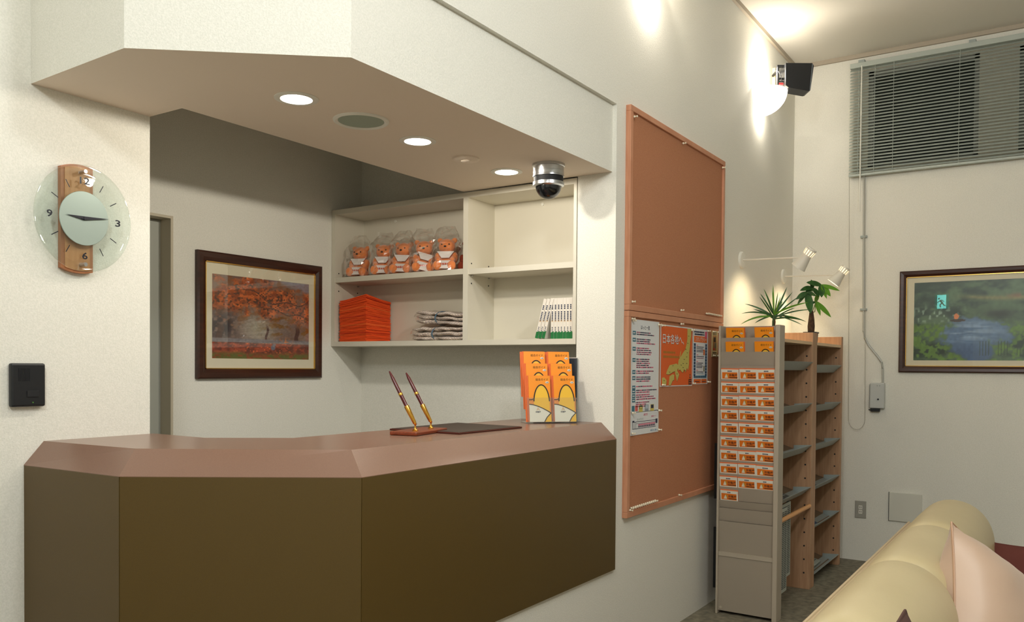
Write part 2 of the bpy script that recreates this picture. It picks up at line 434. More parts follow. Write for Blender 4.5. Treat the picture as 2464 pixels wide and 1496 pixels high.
# ------------------------------------------------------------------ clock and intercom
t = thing('wall_clock', 'round glass wall clock with a wooden strip and silver dial', 'clock', M=faceY(1.522, YC, 1.8225) @ Matrix.Diagonal((.935, 1, 1, 1)))
RG = .1735
st = MB(); xs = (-.062, -.046, .030, .040)
def strip(mb, z0, z1, inset):
    for sx0, sx1 in ((-.068, .046),):
        a = sx0+inset; b = sx1-inset; n = 10
        up = [(a+(b-a)*i/n, (RG+.004-inset*.6)*math.sqrt(max(0, 1-((a+(b-a)*i/n)/RG)**2))) for i in range(n+1)]
        poly = up+[(x, -y) for x, y in reversed(up)]
        mb.prism(poly, z0, z1)
strip(st, .001, .018, 0); st.build('wooden_strip', mat('clock_wood_shaded', (176, 112, 72), .4), t)  # edges darker, face below paler: shade and light put into the wood colour
st = MB(); strip(st, .018, .021, .013); st.build('strip_face', mat('clock_wood_lit', (206, 148, 98), .4, wood=(9, (196, 136, 86), (12, 1, 12))), t)
CGL = glassy('clock_glass', (.93, .965, .95, 1), .75, .02, base=.022)
MB().lathe([(.0001, .036), (RG-.030, .036), (RG-.022, .034), (RG-.003, .038), (RG, .041), (RG, .044), (RG-.004, .0455), (RG-.022, .041), (RG-.030, .0405), (.0001, .0405)], 72, cap=False).build('glass_disc', CGL, t, smooth=True)
MB().lathe([(.088, .0415), (.088, .0435), (.087, .0445), (.0001, .0445)], 56).build('dial', mat('dial_silver', (160, 174, 166), .4, .5), t, smooth=True)
NAVY = mat('clock_black', (18, 20, 34), .4)
for s_, a in (('12', 90), ('3', 0), ('6', -90), ('9', 180)):
    mb = MB(); put_text(mb, s_, .122*math.cos(R(a)), .122*math.sin(R(a)), .036 if s_ == '12' else .020, .023, .0462); mb.build('numeral', NAVY, t)
for k in range(12):
    if k % 3:
        a = R(30*k); c, s_ = math.cos(a), math.sin(a)
        MB().stroke([(.107*c, .107*s_), (.134*c, .134*s_)], .003, .0462).build('tick', NAVY, t)
def hand(ang, l, w, z):
    a = R(ang); M = Matrix.Rotation(a, 4, 'Z')
    MB().prism([(-.014, 0), (0, -w/2), (l, 0), (0, w/2)], z, z+.0012, M=M).build('hand', NAVY, t)
hand(176, .066, .013, .047); hand(6, .088, .012, .0486)
MB().cyl((0, 0, .0445), (0, 0, .051), .006).build('hub', NAVY, t)
for y in (.152, -.150): MB().cyl((0, y, .018), (0, y, .052), .0065).build('stud', SILV, t, smooth=True)
t = thing('intercom', 'black intercom panel on the wall below the clock', 'intercom', M=faceY(1.3555, YC, 1.2805))
MB().box(-.052, .052, -.068, .068, 0, .022).build('housing', BLK, t, bevel=.006)
for i in range(9): MB().box(-.030+i*.004, -.0285+i*.004, .012, .052, .022, .0232).build('grille_bar', BLK2, t)
MB().box(-.006, .030, -.038, -.018, .022, .0245).build('call_button', BLK2, t, bevel=.001)
MB().cyl((.012, -.055, .022), (.012, -.055, .0235), .002, n=8).build('indicator', mat('green_dot', (90, 150, 60), .4), t)

# ------------------------------------------------------------------ framed photographs
def framed(name, lab, M, w, h, fw_, mw, fn, nx, ny, depth=.026, lip=GOLD):
    t = thing(name, lab, 'picture', M=M)
    MB().box(.004, w-.004, .004, h-.004, 0, .006).build('backing', mat('backing_board', (60, 50, 44), .8), t)
    W2 = fw_
    for k, (a, b, c, d) in enumerate((((0, 0), (w, 0), (w-W2, W2), (W2, W2)), ((w, 0), (w, h), (w-W2, h-W2), (w-W2, W2)),
                                      ((w, h), (0, h), (W2, h-W2), (w-W2, h-W2)), ((0, h), (0, 0), (W2, W2), (W2, h-W2)))):
        mb = MB(); o1 = [a, b]; i1 = [c, d]
        def lerp(p, q, k): return (p[0]+(q[0]-p[0])*k, p[1]+(q[1]-p[1])*k)
        prof = [(0, 0), (0, depth*.75), (.18, depth), (.62, depth*.94), (1, depth*.62), (1, .006)]
        vs = []
        for kk, z in prof:
            p = lerp(a, d, kk); q = lerp(b, c, kk); vs += [(p[0], p[1], z), (q[0], q[1], z)]
        mb.add(vs, [[2*i, 2*i+1, 2*i+3, 2*i+2] for i in range(5)]); mb.build('frame_rail', DKWOOD, t)
    L = .0045; mb = MB()
    x0, x1, y0, y1 = W2, w-W2, W2, h-W2
    for bx in ((x0, x1, y0, y0+L), (x0, x1, y1-L, y1), (x0, x0+L, y0, y1), (x1-L, x1, y0, y1)): mb.box(*bx, .006, depth*.68)
    mb.build('inner_lip', lip, t)
    mb = MB(); mx0, mx1, my0, my1 = x0+mw[0], x1-mw[1], y0+mw[2], y1-mw[3]
    for bx in ((x0, x1, y0, my0), (x0, x1, my1, y1), (x0, mx0, my0, my1), (mx1, x1, my0, my1)): mb.box(*bx, .006, .009)
    mb.build('mat_board', MATB, t)
    grid_print('photograph', mx1-mx0, my1-my0, nx, ny, fn, t, .0068, x0=mx0, y0=my0)
    MB().rect(x0, x1, y0, y1, .0125).build('glass_pane', GLASS, t)
    return t
def autumn(u, v):
    n1 = fbm(u, v, 9, 1, 5, .8); n2 = fbm(u, v, 26, 5, 3); n3 = vnoise(u, v, 62, 9); n4 = fbm(u+v*.6, v-u*.5, 14, 31, 4, 1.6)
    c = mix(C(96, 72, 66), C(124, 108, 100), fbm(u, v, 4, 3, 3)); c = mix(c, C(112, 66, 36), sm(fbm(u, v, 18, 51, 3), .45, .7)*sm(v, .3, .5)*.8)
    mist = np.exp(-(((u-.45)/.20)**2+((v-.38)/.20)**2)); c = mix(c, C(150, 146, 132), mist*.8)
    fol = sm(n1+.22*n4+.5*np.exp(-((v-.66-.12*np.sin(u*4))/.20)**2), .60, .92)*sm(v, .38, .55)
    fc = mix(mix(C(132, 62, 34), C(200, 104, 52), sm(n2, .3, .75)), C(66, 44, 38), sm(n3, .5, .85))
    c = mix(c, fc, fol*.95)
    c = mix(c, C(150, 70, 30), sm(n4, .55, .75)*sm(v, .42, .9)*.6)
    lowf = sm(n4, .5, .66)*sm(u, .35, .75)*(1-sm(v, .5, .6))*sm(v, .24, .34); c = mix(c, C(112, 72, 24), lowf*.75)
    dk = np.exp(-(((u-.09)/.13)**2+((v-.40)/.17)**2)); c = mix(c, C(34, 30, 40), np.clip(dk*1.1, 0, .9)*sm(n2, .25, .55))
    for tu, tw in ((.865, .022), (.54, .012), (.075, .03)):
        c = mix(c, C(66, 42, 40), (np.abs(u-tu+.01*np.sin(v*30)) < tw)*sm(v, .22, .23)*(1-sm(v, .36, .46))*.8)
    br = np.abs(v-.80-.10*np.sin(u*5+1)-.03*np.sin(u*19)) < .006; c = mix(c, C(58, 42, 44), br*.8*sm(u, .2, .4))
    br = np.abs(v-.62+.22*(u-.6)-.02*np.sin(u*23)) < .006; c = mix(c, C(48, 34, 34), br*.7*(u > .5))
    sky = sm(v+.25*u+.12*n1, 1.16, 1.24); c = mix(c, C(124, 122, 138), sky*.8)
    path = (1-sm(np.abs(v-.222), .018, .03)); c = mix(c, C(112, 108, 112), path*.85)
    g = 1-sm(v, .185, .205)
    gl = mix(C(142, 62, 42), C(92, 44, 36), sm(n2, .35, .65)); gl = mix(gl, C(206, 96, 40), sm(n3, .72, .9)*np.exp(-((u-.55)/.35)**2))
    gg = mix(C(84, 84, 34), C(118, 62, 30), sm(n2, .45, .65)); gl = mix(gl, gg, 1-sm(v+.05*n1, .06, .13))
    c = mix(c, gl, g)
    for (a, b, ra, rb, cc) in ((.605, .145, .026, .036, C(92, 100, 116)), (.618, .182, .020, .014, C(108, 116, 128)),):
        c = mix(c, cc, (1-sm(((u-a)/ra)**2+((v-b)/rb)**2, .5, 1.1))*.9)
    sp = (sm(vnoise(u, v, 50, 77), .55, .8))*np.exp(-(((u-.72)/.08)**2+((v-.22)/.05)**2)); c = mix(c, C(196, 120, 76), sp*.9)
    return c*(1.08+.2*n3[..., None])
framed('framed_photograph', 'autumn woodland photograph in a dark wooden frame on the office wall', faceY(2.507, YP, 1.280), .801, .615, .047, (.043, .040, .052, .058), autumn, 220, 190)
def pond(u, v):
    n1 = fbm(u, v, 7, 21, 5, 1.2); n2 = fbm(u, v, 30, 25, 3, .6); n3 = vnoise(u, v, 60, 29, .5)
    c = mix(C(36, 54, 46), C(78, 100, 76), sm(n1, .3, .7))
    d1 = ((u-.43)/.27)**2+((v-.34)/.20)**2; d2 = ((u-.44)/.17)**2+((v-.16)/.20)**2
    wat = 1-sm(np.minimum(d1, d2)+1.8*(n1-.5)+.7*(n2-.5), .55, 1.35)
    wc = mix(C(84, 108, 138), C(132, 152, 176), sm(fbm(u, v, 5, 41, 3, 5), .35, .65)*np.exp(-(((u-.40)/.2)**2+((v-.36)/.12)**2))); wc = mix(wc, C(54, 76, 110), (1-sm(v, .1, .3))*.6)
    c = mix(c, wc, wat)
    gr = sm(n2, .42, .62); c = mix(c, C(92, 124, 56), (1-wat)*gr*(1-sm(v, .42, .5))*.85)
    bank = np.exp(-((v-.79-.02*np.sin(u*7))/.03)**2)*sm(u, .25, .45); c = mix(c, C(128, 124, 84), bank*.75)
    c = mix(c, C(140, 66, 60), np.exp(-(((u-.82)/.14)**2+((v-.80)/.03)**2))*.7*sm(n2, .3, .6))
    c = mix(c, C(22, 30, 30), np.exp(-(((u-.60)/.10)**2+((v-.58)/.05)**2))*.8)
    lily = sm(n3, .66, .8)*np.exp(-((v-.58)/.10)**2)*(1-sm(u, .2, .45)); c = mix(c, C(132, 150, 134), lily*.8)
    reed = (np.abs(np.sin(u*150)) > .97)*(v < .24)*(v > .06)*sm(u, .4, .5); c = mix(c, C(44, 62, 44), reed*.8)
    c = mix(c, C(52, 34, 30), ((((u-.315)/.055)**2+((v-.505)/.018)**2) < 1)*.9)
    for (a, b, ra, rb) in ((.305, .555, .018, .036),):
        c = mix(c, C(188, 112, 68), ((((u-a)/ra)**2+((v-b)/rb)**2) < 1)*1.)
    return c*(1.1+.16*n3[..., None])
framed('framed_photograph', 'pond and reeds photograph in a dark wooden frame under the blind', faceX(XF, .966, 1.333), 1.02, .688, .041, (.050, .050, .040, .040), pond, 200, 140)

# ------------------------------------------------------------------ cork boards and their papers
BX0, BX1 = 3.487, 4.748
def board(lab, z0, z1):
    t = thing('cork_board', lab, 'notice board', M=faceY(BX0, YK, z0)); w = BX1-BX0; h = z1-z0; r = .027
    MB().box(r, w-r, r, h-r, 0, .016).build('cork_panel', CORK, t)
    for a in ((0, w, 0, r), (0, w, h-r, h), (0, r, r, h-r), (w-r, w, r, h-r)): MB().box(*a, 0, .026).build('frame_rail', BIRCH, t, bevel=.002)
    return t
board('bare upper cork board in a pinkish wooden frame', 1.612, 2.545)
board('lower cork board with posters pinned along its top', .658, 1.610)
YB = YK-.0165
PIN = mat('pin_white', (236, 226, 200), .35)
pinbm = MB(); pinbm.lathe([(.0012, 0), (.0012, .006), (.0058, .006), (.0058, .009), (.0034, .011), (.0030, .019), (.0050, .021), (.0050, .023), (.0001, .0235)], 10)
pin0 = pinbm.mesh('push_pin', PIN, True)
def pin(x, z, lab, group=None, tilt=(0, 0)):
    o = bpy.data.objects.new('push_pin', pin0); COL.objects.link(o)
    o.matrix_basis = faceY(x, YB, z) @ Matrix.Rotation(tilt[0], 4, 'X') @ Matrix.Rotation(tilt[1], 4, 'Y')
    tag(o, lab, 'pin', group or 'white push pins')
for x, z, w in ((3.525, 2.497, 'top left'), (4.11, 2.507, 'top middle'), (4.706, 2.502, 'top right'), (3.525, 1.652, 'bottom left'), (4.11, 1.648, 'bottom middle')):
    pin(x, z, 'white push pin at the %s of the bare upper cork board' % w)
for k in range(11): pin(4.475+.021*k, 1.652-.0002*k, 'white push pin, %s from the left in the row on the upper board' % ORD[k], 'pins in a row on the upper board')
for k in range(13): pin(3.535+.0225*k, .700, 'white push pin, %s from the left in the row on the lower board' % ORD[k], 'pins in a row on the lower board')
for x, z, w in ((3.525, 1.574, 'top left'), (4.11, 1.577, 'top middle'), (4.712, 1.572, 'top right'), (4.11, .690, 'bottom middle'), (4.712, .70, 'bottom right'), (3.522, .692, 'bottom left corner')):
    pin(x, z, 'white push pin at the %s of the lower cork board' % w)
for x, z, w in ((3.537, 1.566, 'top left of the printed notice'), (3.828, 1.560, 'top right of the printed notice'), (3.54, 1.14, 'left between notice and floor plan'), (3.842, 1.14, 'right between notice and floor plan'),
                (3.54, 1.045, 'bottom left of the floor plan'), (3.842, 1.045, 'bottom right of the floor plan'), (3.872, 1.558, 'top left of the orange map poster'), (4.262, 1.552, 'top right of the orange map poster'),
                (3.882, 1.265, 'bottom left of the orange map poster'), (4.288, 1.268, 'between map poster and stamp leaflet below'), (4.502, 1.556, 'top right of the stamp rally leaflet'), (4.515, 1.273, 'bottom right of the stamp rally leaflet'),
                (4.588, 1.556, 'top left of the narrow flyer'), (4.662, 1.556, 'top right of the narrow flyer'), (4.596, 1.422, 'bottom left of the narrow flyer'), (4.668, 1.422, 'bottom right of the narrow flyer')):
    pin(x, z, 'white push pin at the %s' % w, tilt=(0, random.uniform(-.1, .1)))
def sheet(name, lab, x, z, w, h, ang=0, m=PAPER, cat='poster'):
    t = thing(name, lab, cat, M=faceY(x, YB-.0008, z) @ Matrix.Rotation(ang, 4, 'Z'))
    MB().box(0, w, 0, h, 0, .0012).build('paper', m, t)
    return t
Z1 = .0018
# long printed notice
t = sheet('printed_notice', 'long white printed notice with teal headings pinned at the left', 3.527, 1.140, .318, .434)
mb = MB(); put_text(mb, 'ほっと一息', .155, .400, .10, .020, Z1, 1)
rows = [(.372, 2, 5), (.340, 3, 1), (.298, 4, 1), (.246, 5, 1), (.190, 2, 1), (.162, 3, 2), (.118, 1, 2), (.100, 2, 2), (.078, 2, 2), (.058, 1, 2)]
for y, n, _ in rows:
    mb.rect(.016, .050, y-.010, y+.008, Z1, 0); dashes(mb, .020, .046, y-.001, .006, 3, Z1+.0004, .2)
    for k in range(n):
        yy = y+.003-k*.0095
        dashes(mb, .058, random.uniform(.20, .30), yy, .0062, 1, Z1, .25, mis=[1, 1, 1, 1, 2] if random.random() < .6 else [1, 2, 2])
for k in range(3): dashes(mb, .056, random.uniform(.16, .25), .046-k*.0095, .006, 2, Z1, .25, mis=[2, 2, 1])
mb.rect(.014, .044, .006, .036-.004, Z1, 0); mb.rect(.050, .080, .006, .032, Z1, 4)
for x in (.092, .158, .222): mb.rect(x, x+.042, .001, .033, Z1, 5 if x != .158 else 6); mb.rect(x+.006, x+.036, .014, .031, Z1+.0004, 1 if x != .158 else 7)
mb.ell((.113, .020, Z1+.0006), (.012, .006, .0004), 5); 
mb.build('print', [TEAL, INKB, PINK, PAPER, mat('salmon_print', (214, 96, 92), .5), mat('straw_print', (206, 188, 92), .5), mat('grey_print', (140, 150, 160), .5), mat('pale_print', (184, 196, 206), .5)], t)
# floor plan sheet
t = sheet('floor_plan', 'small white floor plan sheet below the long notice', 3.529, 1.034, .320, .108, .004)
mb = MB(); put_text(mb, '2階客室', .165, .092, .045, .011, Z1, 1); put_text(mb, '自販機コーナー', .262, .080, .06, .009, Z1, 1)
put_text(mb, 'エントランス', .105, .072, .07, .010, Z1, 2)
dk = 0
for a in ((.02, .285, .028, .0305), (.02, .285, .060, .0625), (.02, .0225, .028, .0625), (.06, .285, .052, .0535), (.283, .305, .044, .066)): mb.rect(*a, Z1, dk)
mb.rect(.02, .042, .060, .068, Z1, dk)
for k in range(16): mb.rect(.085+k*.0122, .094+k*.0122, .034, .042, Z1, 3 if k % 2 else 0); mb.rect(.085+k*.0122, .094+k*.0122, .043, .050, Z1, 1)
for k in range(3): mb.rect(.027+k*.014, .029+k*.014, .030, .06, Z1, dk)
put_text(mb, '非常口のご案内', .26, .012, .075, .010, Z1, 4)
mb.build('print', [INKB, PINK, mat('ink_green', (60, 110, 100), .5), mat('plum_print', (120, 70, 96), .5), mat('sky_print', (90, 150, 196), .5)], t)
# orange map poster
t = sheet('map_poster', 'orange poster with a yellow-green map pinned at the board centre', 3.862, 1.256, .424, .309, -.003)
W, H = .424, .309
mb = MB(); mb.rect(.006, W-.006, .005, H-.006, Z1, 0)
def pts(L): return [(.006+(W-.012)*(a-640)/(1245-640), .005+(H-.011)*(1-(b-240-(a-640)*.09)/(1390-240-(a-640)*.07))) for a, b in L]
hon = [(1140, 285), (1222, 300), (1218, 430), (1200, 560), (1196, 650), (1180, 760), (1180, 880), (1180, 1000), (1165, 1110), (1140, 1060), (1110, 1150), (1085, 1080), (1060, 1150), (1030, 1130), (1000, 1090), (975, 1110), (960, 1060),
       (945, 1110), (985, 1190), (945, 1320), (915, 1200), (900, 1120), (870, 1130), (820, 1160), (780, 1180), (735, 1170), (750, 1110), (800, 1000), (880, 985), (930, 970), (960, 1000), (970, 900), (1000, 860), (1050, 770), (1100, 700), (1125, 600), (1140, 480)]
shi = [(800, 1215), (850, 1180), (890, 1190), (885, 1290), (860, 1300), (825, 1390), (785, 1388)]
kyu = [(660, 1240), (700, 1230), (745, 1290), (740, 1388), (665, 1385)]
noto = [(1000, 760), (1020, 710), (1010, 800), (1000, 880), (990, 850)]
for L in (hon, shi, kyu): mb.flat([(x+.003, y-.003) for x, y in pts(L)], Z1+.0004, 3); mb.flat(pts(L), Z1+.0008, 1)
mb.flat(pts(noto), Z1+.0006, 1)
for (a, b) in ((1165, 440), (1150, 580), (1110, 700), (1140, 770), (1130, 850), (1080, 900), (1060, 980), (1130, 980), (1020, 1010), (1060, 1060), (860, 1020), (800, 1140), (700, 1300), (1100, 1120), (940, 1180)):
    (x, y), = pts([(a, b)]); mb.stroke([(x-.008, y+.004), (x, y), (x+.009, y+.003)], .0026, Z1+.0012, 4)
for dz, mi_, dx in ((.0004, 3, .0035), (.0010, 2, 0)): put_text(mb, '日本各地へ、', .162+dx, .240-dx*.6, .275, .050, Z1+dz, mi_)
dashes(mb, .035, .19, .172, .012, 5, Z1+.0004, .2); dashes(mb, .035, .24, .150, .013, 5, Z1+.0004, .2)
mb.rect(W-.052, W-.010, .006, .036, Z1+.0004, 4); dashes(mb, W-.046, W-.014, .028, .006, 0, Z1+.0008); dashes(mb, W-.046, W-.014, .016, .006, 0, Z1+.0008)
mb.rect(W-.036, W-.026, .040, .062, Z1+.0004, 4); mb.rect(W-.034, W-.028, .048, .056, Z1+.0008, 6)
mb.build('print', [MAPO, MAPY, PAPER, mat('map_shadow', (130, 62, 30), .5), INK, mat('ochre_print', (168, 120, 40), .5), mat('map_grey', (160, 168, 170), .5)], t)
# stamp rally leaflet
t = sheet('stamp_leaflet', 'white and orange stamp rally leaflet beside the map poster', 4.296, 1.262, .222, .300, -.002)
mb = MB()
mb.rect(.010, .205, .228, .262, Z1, 0); put_text(mb, 'スタンプラリー', .112, .245, .158, .024, Z1+.0005, 1)
dashes(mb, .012, .165, .284, .010, 2, Z1, .2); dashes(mb, .018, .165, .271, .010, 2, Z1, .2)
mb.rect(.172, .205, .252, .290, Z1+.0004, 4)
for k in range(11):
    y = .222-k*.0165
    mb.rect(.008, .038, y-.015, y, Z1, 3); mb.rect(.014, .030, y-.013, y-.004, Z1+.0004, 5 if k % 2 else 2)
    mb.rect(.180, .206, y-.015, y, Z1, 3); mb.rect(.185, .200, y-.013, y-.004, Z1+.0004, 2 if k % 2 else 5)
mb.rect(.008, .206, .034, .048, Z1+.0002, 6)
for k in range(6): mb.rect(.02+k*.03, .040+k*.03, .035, .045, Z1+.0005, 5)
for y, c in ((.212, 4), (.203, 2), (.194, 2), (.185, 2), (.177, 2), (.160, 4), (.151, 2), (.142, 7), (.124, 4), (.115, 2), (.107, 2), (.099, 2), (.091, 2), (.076, 4), (.067, 2), (.058, 6)):
    dashes(mb, .050, .075 if c == 4 else random.uniform(.12, .168), y, .0045, c, Z1, .3)
mb.rect(.150, .172, .160, .190, Z1+.0006, 0); mb.rect(.156, .170, .070, .100, Z1+.0006, 8)
mb.rect(.012, .120, .004, .028, Z1, 0); mb.rect(.126, .206, .004, .028, Z1, 0); dashes(mb, .03, .1, .014, .006, 2, Z1+.0004); dashes(mb, .14, .195, .014, .006, 2, Z1+.0004)
mb.build('print', [mat('rally_orange', (226, 110, 40), .5), PAPER, INKB, mat('blue_print', (76, 122, 156), .5), PINK, mat('slate_print', (46, 66, 92), .5), mat('sky2_print', (116, 168, 190), .5), mat('mauve_print', (150, 90, 130), .5), mat('olive_print', (120, 120, 70), .5)], t)
# narrow flyer
t = sheet('narrow_flyer', 'narrow cream flyer pinned at the right edge of the lower board', 4.578, 1.414, .096, .148, -.006, mat('cream_paper', (224, 206, 150), .6))
mb = MB(); mb.rect(.018, .076, .036, .122, Z1, 0); mb.rect(.03, .06, .085, .112, Z1+.0004, 1); mb.rect(.04, .07, .05, .08, Z1+.0004, 3); mb.rect(.022, .045, .038, .05, Z1+.0004, 2)
dashes(mb, .016, .08, .137, .006, 1, Z1); dashes(mb, .016, .08, .128, .006, 1, Z1); dashes(mb, .016, .08, .025, .007, 1, Z1); dashes(mb, .016, .08, .013, .008, 1, Z1)
mb.build('print', [mat('tan_print', (176, 128, 70), .5), INK, REDP, mat('dull_print', (120, 116, 96), .5)], t)

# ------------------------------------------------------------------ brochures (orange guide booklets)
BW, BH, BT = .100, .205, .0036
def brochure_meshes():
    b = MB().box(-BW/2, BW/2, 0, BH, 0, BT).mesh('guide_brochure', [ORG2])
    m = MB(); z = BT+.0004
    m.rect(-BW/2, BW/2, 0, BH, z, 0)
    # plain domed shape and a pale wave, outlined (a neutral stand-in for the printed drawing)
    def arc(cx, cy, rx, ry, a0, a1, n=22): return [(cx+rx*math.cos(R(a0+(a1-a0)*i/n)), cy+ry*math.sin(R(a0+(a1-a0)*i/n))) for i in range(n+1)]
    dome = [p for p in arc(.008, .085, .036, .079, 0, 180)]
    m.flat([(.044, .0), (.044, .085)]+dome[1:-1]+[(-.028, .085), (-.028, 0)], z+.0004, 1)
    m.flat([(-.05, 0), (.05, 0), (.05, .04)]+[(.05-.1*i/14, .040+.042*(i/14)**.8) for i in range(15)], z+.0006, 1)
    wave = [(-.05+.1*i/14, .078-.040*(i/14)**1.6) for i in range(15)]
    m.flat([(-.05, .0), (.018, .0), (.030, .02), (.046, .036)]+wave[::-1], z+.0008, 2)
    m.stroke(arc(.008, .085, .036, .079, 4, 176), .0052, z+.0012, 3)
    m.stroke(wave, .004, z+.0014, 3); m.stroke([(.018, 0), (.030, .02), (.050, .040)], .004, z+.0014, 3)
    m.stroke([(-.05, .098), (-.038, .098), (-.028, .102)], .004, z+.0013, 3)
    m.stroke([(-.016, .0505), (-.010, .066), (-.004, .0505)], .0022, z+.0016, 5); m.stroke([(-.013, .056), (-.006, .056)], .002, z+.0016, 5)
    put_text(m, '旅籠屋', -.010, .044, .024, .0075, z+.0016, 6)
    put_text(m, '総合ガイド', .012, BH-.017, .058, .0115, z+.001, 4)
    m.ell((.036, BH-.030, z+.0008), (.0085, .0048, .0005), 2, n=14, k=6); put_text(m, '07夏', .036, BH-.030, .011, .004, z+.0018, 6)
    pr = m.mesh('cover_print', [ORG, YEL, CREAM, INK, INKG, mat('emblem_tan', (214, 160, 84), .5), INKB])
    return b, pr
br_body, br_print = brochure_meshes()
def brochure(M, lab, group, printed=True):
    o = bpy.data.objects.new('guide_brochure', br_body); COL.objects.link(o); o.matrix_basis = M
    tag(o, lab, 'brochure', group)
    if printed:
        p = bpy.data.objects.new('cover_print', br_print); COL.objects.link(p); p.parent = o
    return o
# clear acrylic holder on the counter: three stepped tiers, two pockets wide
# fitted so that its front edge runs from (3.10,1.975) to (3.275,1.80)
HA = math.atan2(1.812-1.968, 3.282-3.105)
HO = Vector((3.105, 1.968, 1.1005)); hx = Vector((math.cos(HA), math.sin(HA), 0)); hz = Vector((0, 0, 1))
HM = frame(HO, hx, hz)          # local x along the front, y up, z towards the viewer
t = thing('brochure_holder', 'clear acrylic brochure holder with six pockets on the counter', 'holder', M=HM)
HWd = .232; lean = R(9)
mb = MB(); mb.box(0, HWd, 0, .003, -.125, .004); mb.build('base_plate', CLEAR, t)
tiers = [(0.0, .004), (-.040, .058), (-.080, .112)]
for (dz, by) in tiers:
    M = Matrix.Translation((0, by, dz)) @ Matrix.Rotation(-lean, 4, 'X')
    mb = MB(); mb.box(0, HWd, 0, .110, .004, .006, M=M); mb.build('pocket_front', CLEAR, t)
    mb = MB(); mb.box(0, HWd, 0, .002, -.022, .006, M=M)
    for x in (0, HWd/2-.001, HWd-.002): mb.box(x, x+.002, 0, .110, -.022, .006, M=M)
    mb.build('pocket_divider', CLEAR, t)
mb = MB(); mb.box(0, HWd, 0, .33, -.024-.080, -.022-.080, M=Matrix.Rotation(-lean, 4, 'X') @ Matrix.Translation((0, .0, -.006))); mb.build('back_sheet', CLEAR, t)
for (dz, by), row in zip(tiers, ('lowest', 'middle', 'top')):
    for px, side in ((.058, 'left'), (.174, 'right')):
        for k in range(4):
            M = HM @ Matrix.Translation((px-.004*k, by+.003+.0015*(k % 2), dz)) @ Matrix.Rotation(-lean, 4, 'X') @ Matrix.Translation((0, 0, -.0008-.0052*k))
            if k == 0: brochure(M, 'front orange guide brochure in the %s tier, %s pocket of the acrylic holder' % (row, side), 'guide brochures in the acrylic holder')
            else: brochure(M, '%s orange brochure from the front in the %s tier, %s pocket' % (('second', 'third', 'fourth')[k-1], row, side), 'brochures behind in the %s %s pocket' % (row, side), False)
# dim clear sheet stand behind the holder
t = thing('desk_screen', 'dark clear plastic screen with a highlight coloured on its top edge behind the brochure holder', 'screen', (3.384, 1.985, 1.1005))
MB().box(-.004, .004, -.105, .125, .004, .290).build('sheet', mat('smoke_sheet', (62, 70, 76), .15), t)
MB().box(-.005, .005, -.105, .125, .290, .293).build('top_edge', mat('edge_highlight', (220, 214, 206), .3), t); MB().box(-.008, .008, -.105, .125, 0, .004).build('foot', BLK, t)  # pale top strip stands in for a highlight along the edge

# ------------------------------------------------------------------ pen set and desk pad
t = thing('desk_pad', 'dark leather desk pad with a red-brown edge on the counter', 'desk pad', (2.655, 2.015, 1.1005))
MB().prism([(-.208, -.168), (.208, -.174), (.228, .172), (-.213, .166)], 0, .006).build('border', mat('pad_edge', (78, 26, 14), .4), t, bevel=.002)
MB().prism([(-.203, -.162), (.203, -.168), (.222, .166), (-.207, .160)], .006, .0072).build('leather', mat('pad_leather', (58, 46, 38), .5, bump=(600, .3)), t)
t = thing('pen_stand', 'wooden desk pen stand with two gold sockets on the counter', 'pen stand', (2.402, 1.998, 1.1005), (0, 0, R(12)))
MB().box(-.125, .125, -.055, .055, 0, .014).build('base', mat('pen_base', (134, 58, 26), .3, wood=(8, (112, 46, 20), (1, 12, 12))), t, bevel=.004)
PENR = mat('pen_burgundy', (86, 20, 22), .18)
TP = wm(t)
def pen(i, x, y, top):
    b0 = Vector((x, y, .014)); mb = MB()
    mb.lathe([(.011, 0), (.011, .003), (.006, .006), (.003, .014), (.0035, .022), (.007, .026)], 18, M=Matrix.Translation(b0)); mb.build('socket_foot', BRASS, t, smooth=True)
    p0 = TP @ (b0+Vector((0, 0, .024))); p1 = Vector(top)
    L = (p1-p0).length; q = (p1-p0).to_track_quat('Z', 'Y').to_matrix().to_4x4(); M = Matrix.Translation(p0) @ q
    mb = MB(); mb.lathe([(.004, 0), (.0065, .004), (.0095, .066), (.0095, .074), (.007, .075)], 20, M=TP.inverted() @ M); mb.build('socket', BRASS, t, smooth=True)
    pe = thing('desk_pen', ('burgundy desk pen in the left socket of the pen stand', 'burgundy desk pen in the right socket of the pen stand')[i], 'pen', M=M, group='desk pens')
    MB().lathe([(.0062, .060), (.0066, .076), (.0070, .118)], 16).build('grip', PENR, pe, smooth=True)
    MB().lathe([(.0074, .118), (.0078, .120), (.0078, .126), (.0072, .128)], 16).build('band', BRASS, pe, smooth=True)
    MB().lathe([(.0070, .128), (.0062, .190), (.0036, L-.006), (.0024, L)], 16).build('barrel', PENR, pe, smooth=True)
pen(0, -.066, -.018, (2.318, 2.072, 1.329)); pen(1, .066, -.014, (2.445, 2.101, 1.323))

